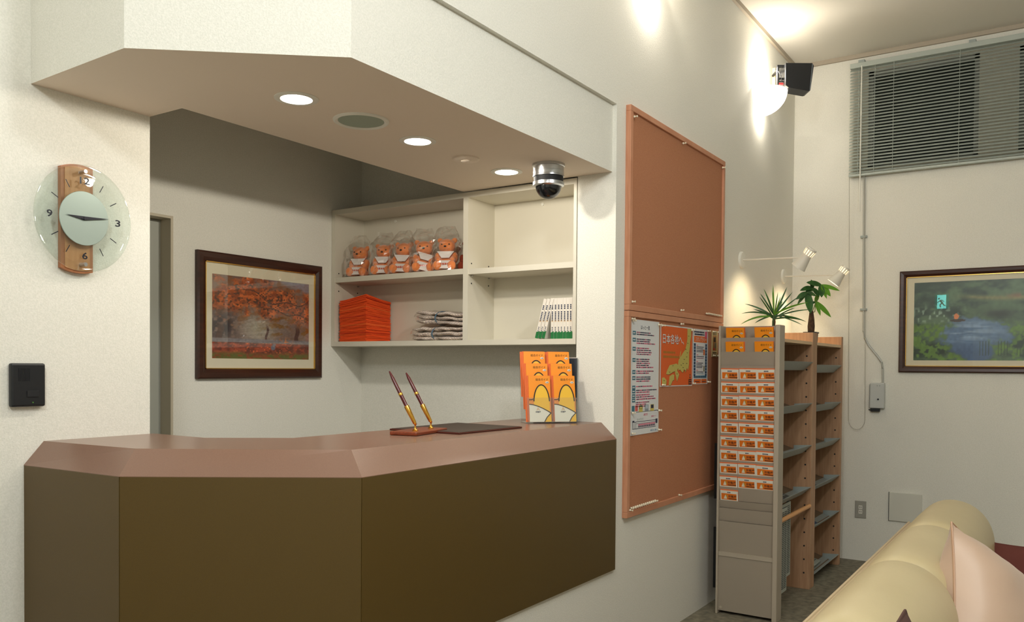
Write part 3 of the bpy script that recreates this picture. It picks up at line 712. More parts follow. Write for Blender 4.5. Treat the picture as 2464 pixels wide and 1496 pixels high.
# ------------------------------------------------------------------ cabinet contents: plush bears in bags
def remeshed(mb, name, voxel, mats, smooth_it=6):
    me = mb.mesh('tmp', mats); o = bpy.data.objects.new('tmp', me); COL.objects.link(o)
    r = o.modifiers.new('r', 'REMESH'); r.mode = 'VOXEL'; r.voxel_size = voxel; r.use_smooth_shade = True
    s = o.modifiers.new('s', 'SMOOTH'); s.iterations = smooth_it; s.factor = .5
    bpy.context.view_layer.update()
    out = bpy.data.meshes.new_from_object(o.evaluated_get(bpy.context.evaluated_depsgraph_get())); out.name = name
    bpy.data.objects.remove(o); bpy.data.meshes.remove(me)
    return out
b = MB()
b.ell((0, .004, .052), (.036, .031, .050)); b.ell((0, -.002, .120), (.040, .036, .037)); b.ell((0, -.030, .112), (.017, .014, .013))
for s_ in (-1, 1):
    b.ell((s_*.034, .006, .150), (.014, .008, .014)); b.ell((s_*.040, -.012, .066), (.015, .020, .026)); b.ell((s_*.034, -.034, .054), (.013, .014, .013))
    b.ell((s_*.030, -.026, .020), (.019, .036, .019)); b.ell((s_*.034, -.056, .025), (.021, .012, .024))
bear_me = remeshed(b, 'body', .0042, [PLUSH], 5)
def ball(c, r): return MB().ell(c, r, n=10, k=6)
def bag_mesh(seed):
    n, k = 26, 18; mb = MB(); vs = []; fs = []
    for j in range(k+1):
        t_ = j/k; z = .002+t_*(.215); 
        wx = .070*(1-.10*t_) if t_ < .72 else .063*(1-.45*(t_-.72)/.28); wy = .062*(1-.2*t_) if t_ < .62 else .050*(1-.92*(t_-.62)/.38)
        for i in range(n):
            a = 2*math.pi*i/n; ca, sa = math.cos(a), math.sin(a)
            p = Vector((wx*math.copysign(abs(ca)**.7, ca), -.012*(1-t_)+wy*math.copysign(abs(sa)**.7, sa), z))
            q = mnoise.noise(Vector((p.x*38+seed*7, p.y*38, p.z*30)))*.010+mnoise.noise(Vector((p.x*90+seed*3, p.y*90, p.z*80)))*.0045
            f = min(1, t_*6); vs.append((p.x+ca*q*f, p.y+sa*q*f, z+q*.6*f))
    for j in range(k):
        for i in range(n): fs.append([j*n+i, j*n+(i+1) % n, (j+1)*n+(i+1) % n, (j+1)*n+i])
    mb.add(vs, fs); return mb.mesh('plastic_bag', FILM, False)
bears = [(3.475, 3.325, 198, 'leftmost'), (3.478, 3.150, 206, 'second from the left'), (3.478, 3.008, 200, 'middle'), (3.480, 2.868, 214, 'fourth from the left'), (3.482, 2.716, 205, 'rightmost')]
for i, (x, y, ang, w) in enumerate(bears):
    t = thing('teddy_bear', 'orange plush bear in clear plastic, %s of the row on the shelf' % w, 'plush toy', (x, y, 1.8425), (0, 0, R(ang+90)), 'bagged plush bears'); t.scale = (1.14, 1.1, 1.1)
    o = bpy.data.objects.new('body', bear_me); COL.objects.link(o); o.parent = t
    ball((0, -.0445, .116), (.006, .004, .0045)).build('nose', BLK, t, smooth=True)
    for s_ in (-1, 1): ball((s_*.017, -.0365, .127), (.0036, .003, .0030)).build('eye', BLK, t, smooth=True)
    mb = MB(); tw = (.0, .0, .05, .28, 0)[i]
    for (za, wa, ya, zb, wb, yb) in ((.094, .040, -.036, .062, .018, -.040), (.050, .026, -.046, .010, .036, -.062)):
        mb.add([(-wa, ya+.004, za), (wa, ya+.004, za), (wb, yb, zb), (-wb, yb, zb), (-wa, ya+.007, za), (wa, ya+.007, za), (wb, yb+.003, zb), (-wb, yb+.003, zb)],
               [[0, 3, 2, 1], [4, 5, 6, 7], [0, 1, 5, 4], [1, 2, 6, 5], [2, 3, 7, 6], [3, 0, 4, 7]], M=Matrix.Translation((0, 0, .05)) @ Matrix.Rotation(tw, 4, 'Y') @ Matrix.Translation((0, 0, -.05)))
    mb.build('cloth_bib', CLOTHW, t)
    mb = MB(); dashes(mb, -.020, .020, .004, .010, 0, 0, .3); mb.build('bib_print', mat('bib_red', (200, 96, 76), .7), t).matrix_basis = frame((0, -.0575, .028), (1, 0, 0), (0, -.35, .94))
    o = bpy.data.objects.new('plastic_bag', bag_mesh(i)); COL.objects.link(o); o.parent = t
t = thing('teddy_bear', 'plush bear coloured dark reddish as in shade, half hidden behind the cabinet divider', 'plush toy', (3.545, 2.610, 1.8425), (0, 0, R(290)), 'bagged plush bears')
o = bpy.data.objects.new('body', bear_me.copy()); o.data.materials.clear(); o.data.materials.append(mat('shaded_plush', (128, 48, 24), .95)); COL.objects.link(o); o.parent = t  # darkened plush colour stands in for the shade behind the divider
ball((0, -.0445, .116), (.006, .004, .0045)).build('nose', BLK, t, smooth=True)
for s_ in (-1, 1): ball((s_*.017, -.0365, .127), (.0036, .003, .0030)).build('eye', BLK, t, smooth=True)
# stack of folded orange cloths
OC = [mat('orange_cloth', (244, 84, 22), .85, bump=(700, .4)), mat('orange_cloth_light', (246, 104, 40), .85), mat('orange_cloth_deep', (214, 58, 8), .85)]
NST = 38; z = 1.4825
for k in range(NST):
    th = .0060; rise = (k/NST)**1.5*.018
    n = 8; mb = MB(); x0, x1, y0, y1 = 3.412, 3.612, 3.222, 3.424
    jx, jy = random.uniform(-.003, .003), random.uniform(-.003, .003); vs = []; fs = []
    for j in range(n+1):
        for i in range(n+1):
            u, v = i/n, j/n
            bul = rise*1.5*(1-u)**1.3*(1-v)**1.3 + (.0006*math.sin(9*u+k)+.0005*math.sin(8*v+2*k))
            sag = (k/NST)*.006*(abs(u-v))
            vs.append((x0+(x1-x0)*u+jx, y0+(y1-y0)*v+jy, z+bul-sag))
    nn = len(vs); edge = [i for i in range(n)]+[n+(n+1)*j for j in range(n)]+[n+(n+1)*n-i for i in range(n)]+[(n+1)*(n-j) for j in range(n)]
    vs += [(a, b_, c-(th*.86)) for a, b_, c in vs]
    for j in range(n):
        for i in range(n):
            q = [j*(n+1)+i, j*(n+1)+i+1, (j+1)*(n+1)+i+1, (j+1)*(n+1)+i]; fs.append(q); fs.append([nn+x for x in q[::-1]])
    for a in range(len(edge)): b_ = edge[(a+1) % len(edge)]; fs.append([edge[a], nn+edge[a], nn+b_, b_])
    vs = [(a, b_, c+th) for a, b_, c in vs]
    mb.add(vs, fs)
    o = mb.build('folded_cloth', OC[0] if k % 7 else OC[1 + (k % 2)], None)
    tag(o, 'folded orange cloth on top of the tall stack on the lower left shelf' if k == NST-1 else 'folded orange cloth, %s from the bottom of the tall stack' % ORD[k], 'cloth', None if k == NST-1 else 'folded orange cloths in the stack')
    z += .0062
# plaid cloth bundles in plastic
def plaid_mat():
    m = bpy.data.materials.new('plaid_cloth'); m.use_nodes = True; nt = m.node_tree; b = nt.nodes['Principled BSDF']; b.inputs['Roughness'].default_value = .85
    tc = nt.nodes.new('ShaderNodeTexCoord'); prev = None
    col = lin((245, 230, 208))
    for axis, sc_, cc, w in ((1, 62, (118, 92, 118), .42), (1, 93, (196, 140, 120), .25), (2, 150, (96, 124, 146), .38), (0, 80, (120, 96, 110), .36)):
        sp = nt.nodes.new('ShaderNodeSeparateXYZ'); nt.links.new(tc.outputs['Object'], sp.inputs[0])
        mu = nt.nodes.new('ShaderNodeMath'); mu.operation = 'MULTIPLY'; mu.inputs[1].default_value = sc_; nt.links.new(sp.outputs[axis], mu.inputs[0])
        fr = nt.nodes.new('ShaderNodeMath'); fr.operation = 'FRACT'; nt.links.new(mu.outputs[0], fr.inputs[0])
        lt = nt.nodes.new('ShaderNodeMath'); lt.operation = 'LESS_THAN'; lt.inputs[1].default_value = w; nt.links.new(fr.outputs[0], lt.inputs[0])
        sc2 = nt.nodes.new('ShaderNodeMath'); sc2.operation = 'MULTIPLY'; sc2.inputs[1].default_value = .42; nt.links.new(lt.outputs[0], sc2.inputs[0])
        mx = nt.nodes.new('ShaderNodeMix'); mx.data_type = 'RGBA'
        nt.links.new(sc2.outputs[0], mx.inputs['Factor']); mx.inputs['B'].default_value = lin(cc)
        if prev is None: mx.inputs['A'].default_value = col
        else: nt.links.new(prev, mx.inputs['A'])
        prev = mx.outputs['Result']
    nt.links.new(prev, b.inputs['Base Color']); return m
PLAID = plaid_mat()
def bundle(lab, cx, cy, z0, lx, ly, hz, seed, tilt=0):
    t = thing('cloth_bundle', lab, 'cloth bundle', (cx, cy, z0), (R(tilt), 0, 0), 'plaid cloth bundles on the shelf')
    for layer in range(3):
        n, k = 22, 8; vs = []; fs = []; mb = MB(); h = hz/3*1.0
        for j in range(k+1):
            a = 2*math.pi*j/k
            for i in range(n+1):
                u = i/n*2-1; sq = (1-abs(u)**4)**.25 if abs(u) < 1 else 0; pinch = 1-.30*math.exp(-((u-.1)/.2)**2)
                x = lx/2*math.cos(a)*max(sq, .3)*pinch; y = ly/2*u; zz = h*.5*math.sin(a)*max(sq, .4)+h*(layer+.5)
                q = mnoise.noise(Vector((x*30+seed*5, y*26+layer*9, zz*30)))*.012
                vs.append((x+q, y+q*.7, max(.0005, zz+q*.7)))
        for j in range(k):
            for i in range(n): fs.append([j*(n+1)+i, j*(n+1)+i+1, ((j+1) % (k+1))*(n+1)+i+1, ((j+1) % (k+1))*(n+1)+i])
        mb.add(vs, fs); mb.build('folded_layer', PLAID, t, smooth=True, angle=False)
    n, k = 22, 14; vs = []; fs = []; mb = MB()
    for j in range(k):
        a = 2*math.pi*j/k
        for i in range(n+1):
            u = i/n*2-1; sq = max(.25, (1-abs(u)**4)**.25)
            x = lx*.54*math.cos(a)*sq; y = ly*.53*u; zz = hz*.53*math.sin(a)*sq+hz*.52
            q = mnoise.noise(Vector((x*60+seed*3, y*60, zz*60)))*.010
            vs.append((x+q, y, max(.0003, zz+q)))
    for j in range(k):
        for i in range(n): fs.append([j*(n+1)+i, j*(n+1)+i+1, ((j+1) % k)*(n+1)+i+1, ((j+1) % k)*(n+1)+i])
    mb.add(vs, fs); mb.build('plastic_wrap', WRAP, t)
    t2 = MB(); t2.tube([(lx*.46*math.cos(a), .02, hz*.5+hz*.50*math.sin(a)) for a in np.linspace(0, 2*math.pi, 15)], .004, 6); t2.build('blue_tie', mat('blue_band', (70, 104, 128), .6), t)
bundle('plaid cloth bundle in plastic at the bottom of its pile', 3.50, 2.755, 1.4828, .15, .36, .072, 1)
bundle('plaid cloth bundle in plastic on top of another bundle', 3.505, 2.740, 1.5655, .15, .35, .070, 2, 4)

# books with green feet
def book_meshes():
    W, H, D = .0162, .192, .150
    b = MB().box(-D, 0, -W/2, W/2, 0, H)        # spine towards local +X
    body = b.mesh('white_book', [mat('book_white', (234, 226, 214), .5)])
    m = MB(); M = frame((.0006, 0, 0), (0, 1, 0), (0, 0, 1))
    m.rect(-W/2, W/2, 0, .030, 0, 0, M); m.flat([(-W/2, .030), (W/2, .030), (W/2, .037)], 0, 0, M)
    for k in range(10):
        if k in (3,): continue
        m.rect(-.0036, .0036, .158-k*.0078-.0028, .158-k*.0078+.0028, 0, 1, M)
    m.stroke([(-.004, .081), (-.0005, .089), (.004, .081)], .002, 0, 2, M); m.rect(-.003, .003, .0815, .083, 0, 2, M)
    for k in range(3): m.rect(-.0026, .0026, .054-k*.008-.0022, .054-k*.008+.0022, 0, 1, M)
    m2 = frame((0, -W/2-.0006, 0), (1, 0, 0), (0, 0, 1)); m.flat([(-D, 0), (0, 0), (0, .030), (-D, .085)], 0, 0, m2); m.rect(-.05, -.035, .08, .088, 0, 3, m2)
    pr = m.mesh('spine_print', [mat('book_green', (30, 112, 58), .45), INKB, mat('emblem_gold', (206, 160, 88), .5), mat('plum_mark', (110, 40, 100), .5)])
    return body, pr
bk_b, bk_p = book_meshes()
names = ['first', 'second', 'third', 'fourth', 'fifth', 'sixth', 'seventh', 'eighth']
def book(M, lab):
    o = bpy.data.objects.new('white_book', bk_b); COL.objects.link(o); o.matrix_basis = M; tag(o, lab, 'book', 'white books with green feet')
    p = bpy.data.objects.new('spine_print', bk_p); COL.objects.link(p); p.parent = o
for k in range(8):
    book(Matrix.Translation((3.418+(k % 3)*.001, 2.034-k*.0166, 1.4822)) @ Matrix.Rotation(math.pi, 4, 'Z'), 'upright white and green book, %s of eight counted from the left' % names[k])
for k in range(3):
    book(Matrix.Translation((3.415, 2.120-k*.0190, 1.4826+.0035)) @ Matrix.Rotation(R(14.5), 4, 'X') @ Matrix.Rotation(math.pi, 4, 'Z'), 'leaning white and green book, %s of three counted from the left' % names[k])

# ------------------------------------------------------------------ leaflet rack
RX = 4.470; RY0, RY1 = 1.262, 1.607
t = thing('leaflet_rack', 'tall grey leaflet rack standing at the end of the magazine shelves', 'rack', M=faceX(RX, 1.4345, 0))
for a in ((-.1615, -.150), (.147, .1725)):
    MB().box(a[0], a[1], 0, 1.582, -.085, .010).build('side_post', GREYE, t, bevel=.004)
MB().box(-.150, .147, .02, 1.580, -.085, -.075).build('back_panel', GREYP, t)
MB().box(-.150, .147, .018, .320, -.075, -.006).build('bottom_panel', GREYP, t); MB().box(-.150, .147, .320, .342, -.075, -.002).build('rail', GREYE, t)
MB().cyl((-.135, .035, -.006), (-.135, .035, -.002), .008, n=12).build('cap', GREYE, t)
def tier(zt, zb, mi=GREYP):
    mb = MB(); mb.add([(-.150, zb, -.016), (.147, zb, -.016), (.147, zt, -.004), (-.150, zt, -.004), (-.150, zb, -.020), (.147, zb, -.020), (.147, zt, -.008), (-.150, zt, -.008)],
                      [[0, 1, 2, 3], [5, 4, 7, 6], [3, 2, 6, 7], [1, 0, 4, 5], [0, 3, 7, 4], [2, 1, 5, 6]]); mb.build('pocket_panel', GREYP, t)
rows = [1.516, 1.440, 1.364]+[1.364-.0737*(k+1) for k in range(10)]
ROWZ = rows[3:]
for k, z in enumerate(rows): tier(z, (rows[k+1]-.0) if k+1 < len(rows) else .585)
for zt, zb in ((.585, .512), (.512, .342)): tier(zt, zb)
for a, b_ in ((.55, .78), (.90, 1.10)): pass
MB().box(-.204, -.1620, .62, .93, -.085, -.070).build('black_strip', STRIPBK, t); MB().box(-.204, -.1620, .12, .46, -.085, -.070).build('black_strip', STRIPBK, t)  # two plain matte black strips beside the left post
# brochures in the two top tiers
for zt, row in ((1.516, 'top'), (1.440, 'second')):
    for y, side in ((1.510, 'left'), (1.352, 'right')):
        for k in range(3):
            M = faceX(RX+.0105+.0046*k, y-.0015*k, zt-.150+.001*k) @ Matrix.Rotation(R(random.uniform(-1.2, .6)), 4, 'Z') @ Matrix.Translation((0, .15, 0)) @ Matrix.Rotation(R(12), 4, 'X') @ Matrix.Translation((0, -.15, 0))
            brochure(M, ('front' if k == 0 else 'second' if k == 1 else 'third')+' orange guide brochure at the %s of the %s tier in the grey rack' % (side, row), 'guide brochures in the grey rack', k == 0)
# inn cards
CWd, CHt = .0985, .088
def card_meshes():
    b = MB().box(-CWd/2, CWd/2, -.012, .057, 0, .0012).mesh('inn_card', [CREAM])
    m = MB(); z = .0016
    m.rect(-CWd/2+.006, CWd/2-.008, .006, .041, z, 0)
    m.flat([(-.030, .010), (-.012, .010), (-.014, .020), (-.020, .034), (-.026, .022)], z+.0004, 1)
    m.flat([(-.014, .012), (-.008, .020), (-.014, .036), (-.020, .034)], z+.0003, 4)
    put_text(m, '旅籠屋', .018, .026, .046, .0145, z+.0004, 2); m.rect(-.004, .042, .0105, .0145, z+.0004, 2)
    pr = m.mesh('card_print', [ORC, mat('card_pale', (222, 214, 190), .5), INK, INKB, mat('card_yellow', (196, 150, 50), .5)])
    e = MB().box(-CWd/2, CWd/2, -.012, .0618, -.006, -.0005).mesh('card_stack_edge', [ORG2])
    return b, pr, e
cb_, cp_, ce_ = card_meshes()
ordn = ['top', 'second', 'third', 'fourth', 'fifth', 'sixth', 'seventh', 'eighth', 'ninth', 'tenth']
for r, zt in enumerate(ROWZ):
    for c, (y, side) in enumerate(((1.534, 'left'), (1.4325, 'middle'), (1.3345, 'right'))):
        if r == 9 and c: continue
        yy = y-.004 if r == 9 else y
        M = faceX(RX+.0105, yy, zt-.0015+random.uniform(-.0015, .002)) @ Matrix.Rotation(R(random.uniform(-1.6, .8)), 4, 'Z') @ Matrix.Rotation(R(9), 4, 'X')
        o = bpy.data.objects.new('inn_card', cb_); COL.objects.link(o); o.matrix_basis = M
        tag(o, 'orange and white inn card in the %s row of cards, %s column' % (ordn[r], side) if r < 9 else 'single orange and white inn card in the lowest row', 'card', 'inn cards in the grey rack')
        p = bpy.data.objects.new('card_print', cp_); COL.objects.link(p); p.parent = o
        mb = MB(); n = random.choice((3, 3, 4, 5, 6)); 
        for q in range(n): mb.rect((q-n/2)*.0062, (q-n/2)*.0062+.0048, .0445, .0505, .0017, 0)
        mb.build('card_heading', INKB, o)
        p = bpy.data.objects.new('card_stack_edge', ce_); COL.objects.link(p); p.parent = o; p['label'] = 'orange edges of the cards behind'

# ------------------------------------------------------------------ magazine shelves
SLOPE = mat('sloping_shelf', (124, 102, 80), .6)
def mag_unit(lab, x0, x1, ts, te, trays):
    t = thing('magazine_shelf', lab, 'shelf', (x0, 1.49, 0))
    Y0, Y1 = 1.292, 1.628
    MB().box(x0, x0+ts, Y0, Y1, 0, 1.572).build('side_panel', BEECH, t, world=True, bevel=.002); MB().box(x1-te, x1, Y0, Y1, 0, 1.572).build('side_panel', BEECH, t, world=True, bevel=.002)
    MB().box(x0+ts, x1-te, Y0+.004, Y1, 1.497, 1.515).build('top_board', mat('top_board_lit', (226, 190, 146), .35), t, world=True)  # paler colour puts the spotlight's brightness into the top board
    MB().box(x0+ts, x1-te, Y1-.012, Y1, .06, 1.497).build('back_panel', mat('back_beech', (150, 118, 88), .6), t, world=True)
    for z in trays:
        mb = MB(); P = [(Y0-.004, z), (Y0+.050, z-.050), (Y0+.105, z-.030), (Y0+.105, z-.027), (Y0+.050, z-.046), (Y0+.002, z+.001)]
        a, b = x0+ts+.002, x1-te-.002
        vs = [(a, y, q) for y, q in P]+[(b, y, q) for y, q in P]; n = 6
        mb.add(vs, [list(range(n)), [n+i for i in range(n)][::-1]]+[[i, n+i, n+(i+1) % n, (i+1) % n] for i in range(n)])
        for xx in (a, b-.003): mb.prism([(Y0+.002, z), (Y0+.105, z-.006), (Y0+.105, z-.029), (Y0+.050, z-.048)], 0, .003, M=frame((xx, 0, 0), (0, 1, 0), (0, 0, 1)))
        mb.build('tray', STEEL, t, world=True, fix=True)
        mb = MB(); mb.prism([(Y0+.06, z-.0425), (Y1-.014, z+.0465), (Y1-.014, z+.0385), (Y0+.06, z-.0505)], a, b, M=frame((0, 0, 0), (0, 1, 0), (0, 0, 1)))
        mb.build('sloping_shelf', SLOPE, t, world=True, fix=True)
    mb = MB()
    for xx, sg in ((x0+ts, 1), (x1-te, -1)):
        k = 0
        while .1+k*.083 < 1.48:
            z = .10+k*.083; mb.cyl((xx, Y0+.035, z), (xx+sg*.0012, Y0+.035, z), .0055, n=8); k += 1
    stuff(mb.build('peg_holes', BLK2, t, world=True))
    return t
U1 = mag_unit('beech magazine shelf nearer the grey leaflet rack, with a newspaper bar', 4.572, 5.325, .05, .055, (1.392, 1.142, .886, .630))
MB().cyl((4.622, 1.300, .513), (5.270, 1.300, .513), .013, n=14).build('newspaper_bar', mat('dowel', (226, 164, 104), .45), U1, world=True, smooth=True)
U2 = mag_unit('beech magazine shelf farther from the grey leaflet rack', 5.326, 6.095, .052, .045, (1.376, 1.126, .877, .624, .376, .076))
def magazine(lab, x, z, w, ang, cols, h=.27):
    # stands in a tray with its foot behind the lip, leaning back
    M = frame((x, 1.348, z-.034), (1, 0, 0), (0, math.sin(R(ang)), math.cos(R(ang))))
    t = thing('magazine', lab, 'magazine', M=M, group='magazines in the trays')
    MB().box(0, w, 0, h, -.007, 0).build('pages', PAPER, t)
    mb = MB(); mb.rect(0, w, 0, h, .0006, 0); mb.rect(.01, w-.01, h-.055, h-.015, .001, 1); mb.rect(.02, w-.03, .06, h-.08, .001, 2)
    dashes(mb, .02, w-.02, .045, .008, 1, .0012); dashes(mb, .02, w-.02, .03, .008, 1, .0012)
    mb.build('cover', [mat('cover_%d_%d_%d' % c, c, .35) for c in cols], t)
magazine('dark blue magazine in the second tray of the nearer shelf', 4.66, 1.142, .26, 71, ((40, 56, 70), (180, 190, 190), (70, 90, 104)), .24)
magazine('red and teal magazine in the third tray of the nearer shelf', 4.70, .886, .25, 70, ((40, 66, 60), (200, 206, 196), (150, 50, 44)))
magazine('dark magazine in the fourth tray of the nearer shelf', 4.68, .630, .22, 69, ((30, 26, 34), (170, 160, 160), (84, 56, 66)))
magazine('grey magazine beside the dark one in the fourth tray of the nearer shelf', 4.92, .630, .11, 71, ((70, 84, 84), (190, 190, 190), (100, 96, 90)), .2)
magazine('red magazine in the third tray of the farther shelf', 5.42, .877, .23, 70, ((86, 40, 38), (200, 190, 180), (60, 80, 70)))
magazine('striped dark magazine in the fourth tray of the farther shelf', 5.42, .624, .25, 70, ((44, 48, 60), (196, 196, 200), (120, 60, 66)))
magazine('blue magazine in the fifth tray of the farther shelf', 5.42, .376, .27, 68, ((36, 84, 128), (60, 110, 150), (44, 96, 140)))
NEWS = mat('newsprint', (176, 180, 170), .7)
def newsprint(mb, w, h, mi=0, z=.001, ad=True):
    for c in range(4):
        xx = .01+c*(w-.02)/4; y = h-.02
        while y > .02:
            dashes(mb, xx, xx+(w-.02)/4-.006, y, .006, mi, z, .15); y -= .0105
    if ad: mb.rect(.015, .085, h-.17, h-.10, z+.0006, 1); mb.rect(.02, .075, h-.14, h-.11, z+.0009, 2)
def newspaper(lab, x, y, ztop, w, h, ad, tilt=0):
    t = thing('newspaper', lab, 'newspaper', M=faceY(x, y, ztop-h) @ Matrix.Rotation(tilt, 4, 'Z'), group='newspapers on the bar')
    MB().box(0, w, 0, h, -.006, 0).build('pages', NEWS, t, bevel=.001)
    mb = MB(); newsprint(mb, w, h, 0, ad=ad); mb.build('print', [mat('news_ink', (44, 50, 52), .7), mat('news_yellow', (226, 160, 40), .6), REDP], t)
newspaper('newspaper with a yellow advert hanging in front at the bar', 4.632, 1.318, .560, .225, .475, True)
newspaper('second newspaper hanging behind the one with a yellow advert', 4.70, 1.333, .575, .285, .43, False, .01)
t = thing('newspaper_rod', 'black newspaper rod lying behind the wooden bar', 'rod', (4.63, 1.352, .588)); MB().tube([(0, 0, 0), (.30, 0, .006), (.345, 0, -.004), (.36, 0, -.02)], .009, 8).build('rod', BLK, t, smooth=True)
t = thing('newspaper', 'folded newspaper lying in the bottom tray of the farther shelf', 'newspaper', (5.42, 1.362, .052), (R(15), 0, 0))
MB().box(0, .42, 0, .26, 0, .012).build('pages', NEWS, t, bevel=.003); mb = MB(); newsprint(mb, .42, .26, 0, .0126, False); mb.build('print', [mat('news_ink', (44, 50, 52), .7)], t)

# ------------------------------------------------------------------ plants
LEAFD = mat('leaf_dark', (34, 74, 30), .4, var=(30, (52, 100, 38)))
LEAFL = mat('leaf_light', (96, 150, 36), .4)
POT = mat('pot_brown', (70, 58, 48), .6)
def blade(mb, base, d, up, L, w, droop, n=8, fold=.25, flat_=0):
    base = Vector(base); d = Vector(d).normalized(); side = d.cross(Vector(up)).normalized(); vs = []; fs = []
    p = base.copy(); dd = d.copy()
    for i in range(n+1):
        t_ = i/n; ww = w*(math.sin(math.pi*min(1, .12+.88*t_))**(.8 if flat_ else .6))*(1 if t_ < 1 else .02)
        nrm = side.cross(dd).normalized()
        vs += [p-side*ww/2+nrm*ww*fold, p, p+side*ww/2+nrm*ww*fold]
        dd = (dd+Vector((0, 0, -droop/n))).normalized(); p = p+dd*L/n
    for i in range(n):
        a = 3*i; fs += [[a, a+1, a+4, a+3], [a+1, a+2, a+5, a+4]]
    mb.add(vs, fs)
t = thing('dracaena', 'spiky narrow-leaved potted plant standing behind the grey leaflet rack', 'plant', (4.975, 1.445, 1.5155))
MB().lathe([(.035, 0), (.048, .004), (.055, .075), (.058, .08), (.052, .08), (.050, .07), (.0001, .068)], 24).build('pot', POT, t, smooth=True)
MB().tube([(-.01, 0, .06), (-.014, 0, .11), (.002, 0, .15)], [.007, .006, .006], 8).build('stem', mat('stem_green', (64, 84, 44), .6), t, smooth=True)
MB().tube([(.016, .004, .06), (.018, 0, .11), (.008, 0, .145)], [.006, .006, .005], 8).build('stem', mat('stem_brown', (98, 66, 44), .6), t, smooth=True)
random.seed(11)
vw = Vector((.834*-1, -.551, 0)); sdv = Vector((.551, -.834, 0))   # towards viewer / to the viewer's right
fan = [(-78, .24, .9), (-62, .23, .8), (-50, .22, .5), (-35, .2, .2), (-24, .19, .15), (-14, .21, .1), (-5, .22, 0), (3, .24, 0), (12, .2, .1), (22, .23, .1), (33, .21, .2), (42, .22, .3), (54, .24, .5), (63, .26, .5), (74, .22, .6), (86, .24, .5), (100, .20, .4),
       (-100, .14, .5), (8, .16, .2), (-20, .15, .3), (28, .16, .3), (48, .16, .5), (-45, .16, .6), (70, .17, .8)]
for k, (a, L, dr) in enumerate(fan):
    a = R(a); dep = random.uniform(-.45, .45)
    d = sdv*math.sin(a)+Vector((0, 0, 1))*math.cos(a)+vw*dep
    mb = MB(); blade(mb, (.004, 0, .138+random.uniform(-.014, .014)), d, vw, L*.86, random.uniform(.0075, .0125), dr*.9)
    mb.build('leaf', LEAFD if k % 6 else LEAFL, t, smooth=True, angle=False)
t = thing('money_tree', 'broad-leaved plant with a thick brown trunk above the farther shelf', 'plant', (5.78, 1.43, 1.5155)); t.scale = (1.05, 1.05, 1.2)
MB().lathe([(.038, 0), (.046, .004), (.050, .058), (.056, .060), (.056, .067), (.05, .067), (.048, .06), (.0001, .058)], 4, M=Matrix.Rotation(R(45), 4, 'Z')).build('pot', BLK, t)
MB().tube([(0, 0, .06), (0, 0, .10), (.004, 0, .14), (0, 0, .185)], [.020, .022, .018, .011], 12).build('trunk', mat('trunk_brown', (84, 58, 36), .8, var=(60, (52, 34, 20)), bump=(90, .8)), t, smooth=True)
V3 = lambda r, u, f=0: sdv*r+Vector((0, 0, u))+vw*f
petA = [V3(0, .18), V3(-.005, .25), V3(.006, .31)]; petB = [V3(.006, .18), V3(.03, .25, .01), V3(.052, .325, .02)]; petC = [V3(.006, .175), V3(.022, .18), V3(.026, .235)]; petD = [V3(0, .22), V3(-.02, .275), V3(-.035, .285, .02)]
for pth in (petA, petB, petC, petD): MB().tube(pth, .0028, 6).build('petiole', mat('petiole_green', (96, 120, 50), .5), t, smooth=True)
leaves = [(petD[-1], (.10, -1, .3), .125, .052, 0, .1), (petD[-1], (-1, -.35, .1), .085, .03, 0, .3), (petD[-1], (-.6, -.6, -.4), .09, .022, 0, .3), (petD[-1], (.9, -.2, .3), .06, .024, 0, .3),
          (petA[-1], (-.9, .1, .3), .10, .030, 0, .5), (petA[-1], (-.2, .9, .1), .05, .03, 0, .3), (petA[-1], (.5, -.6, .6), .07, .032, 0, .4), (petA[-1], (-.8, -.35, .2), .07, .026, 0, .3),
          (petB[-1], (-.95, .25, .1), .10, .034, 0, .2), (petB[-1], (.55, -.5, .2), .085, .040, 1, .3), (petB[-1], (1, -.15, .1), .12, .026, 1, .2), (petB[-1], (.4, -1, .4), .085, .026, 1, .2), (petB[-1], (-.1, -.9, .4), .075, .042, 0, .2),
          (petC[-1], (.75, -.62, .1), .13, .034, 1, .1), (petC[-1], (.30, -.9, .3), .085, .026, 1, .2), (petC[-1], (.1, .6, .2), .055, .026, 1, .3), (petC[-1], (-.9, -.2, .2), .05, .016, 0, .3)]
for p, (r, u, f_), L, w, lt, dr in leaves:
    mb = MB(); blade(mb, p, V3(r, u, f_), vw+Vector((0, 0, .5)), L, w, dr, 8, .10, 1); mb.build('leaf', LEAFL if lt else LEAFD, t, smooth=True, angle=False)

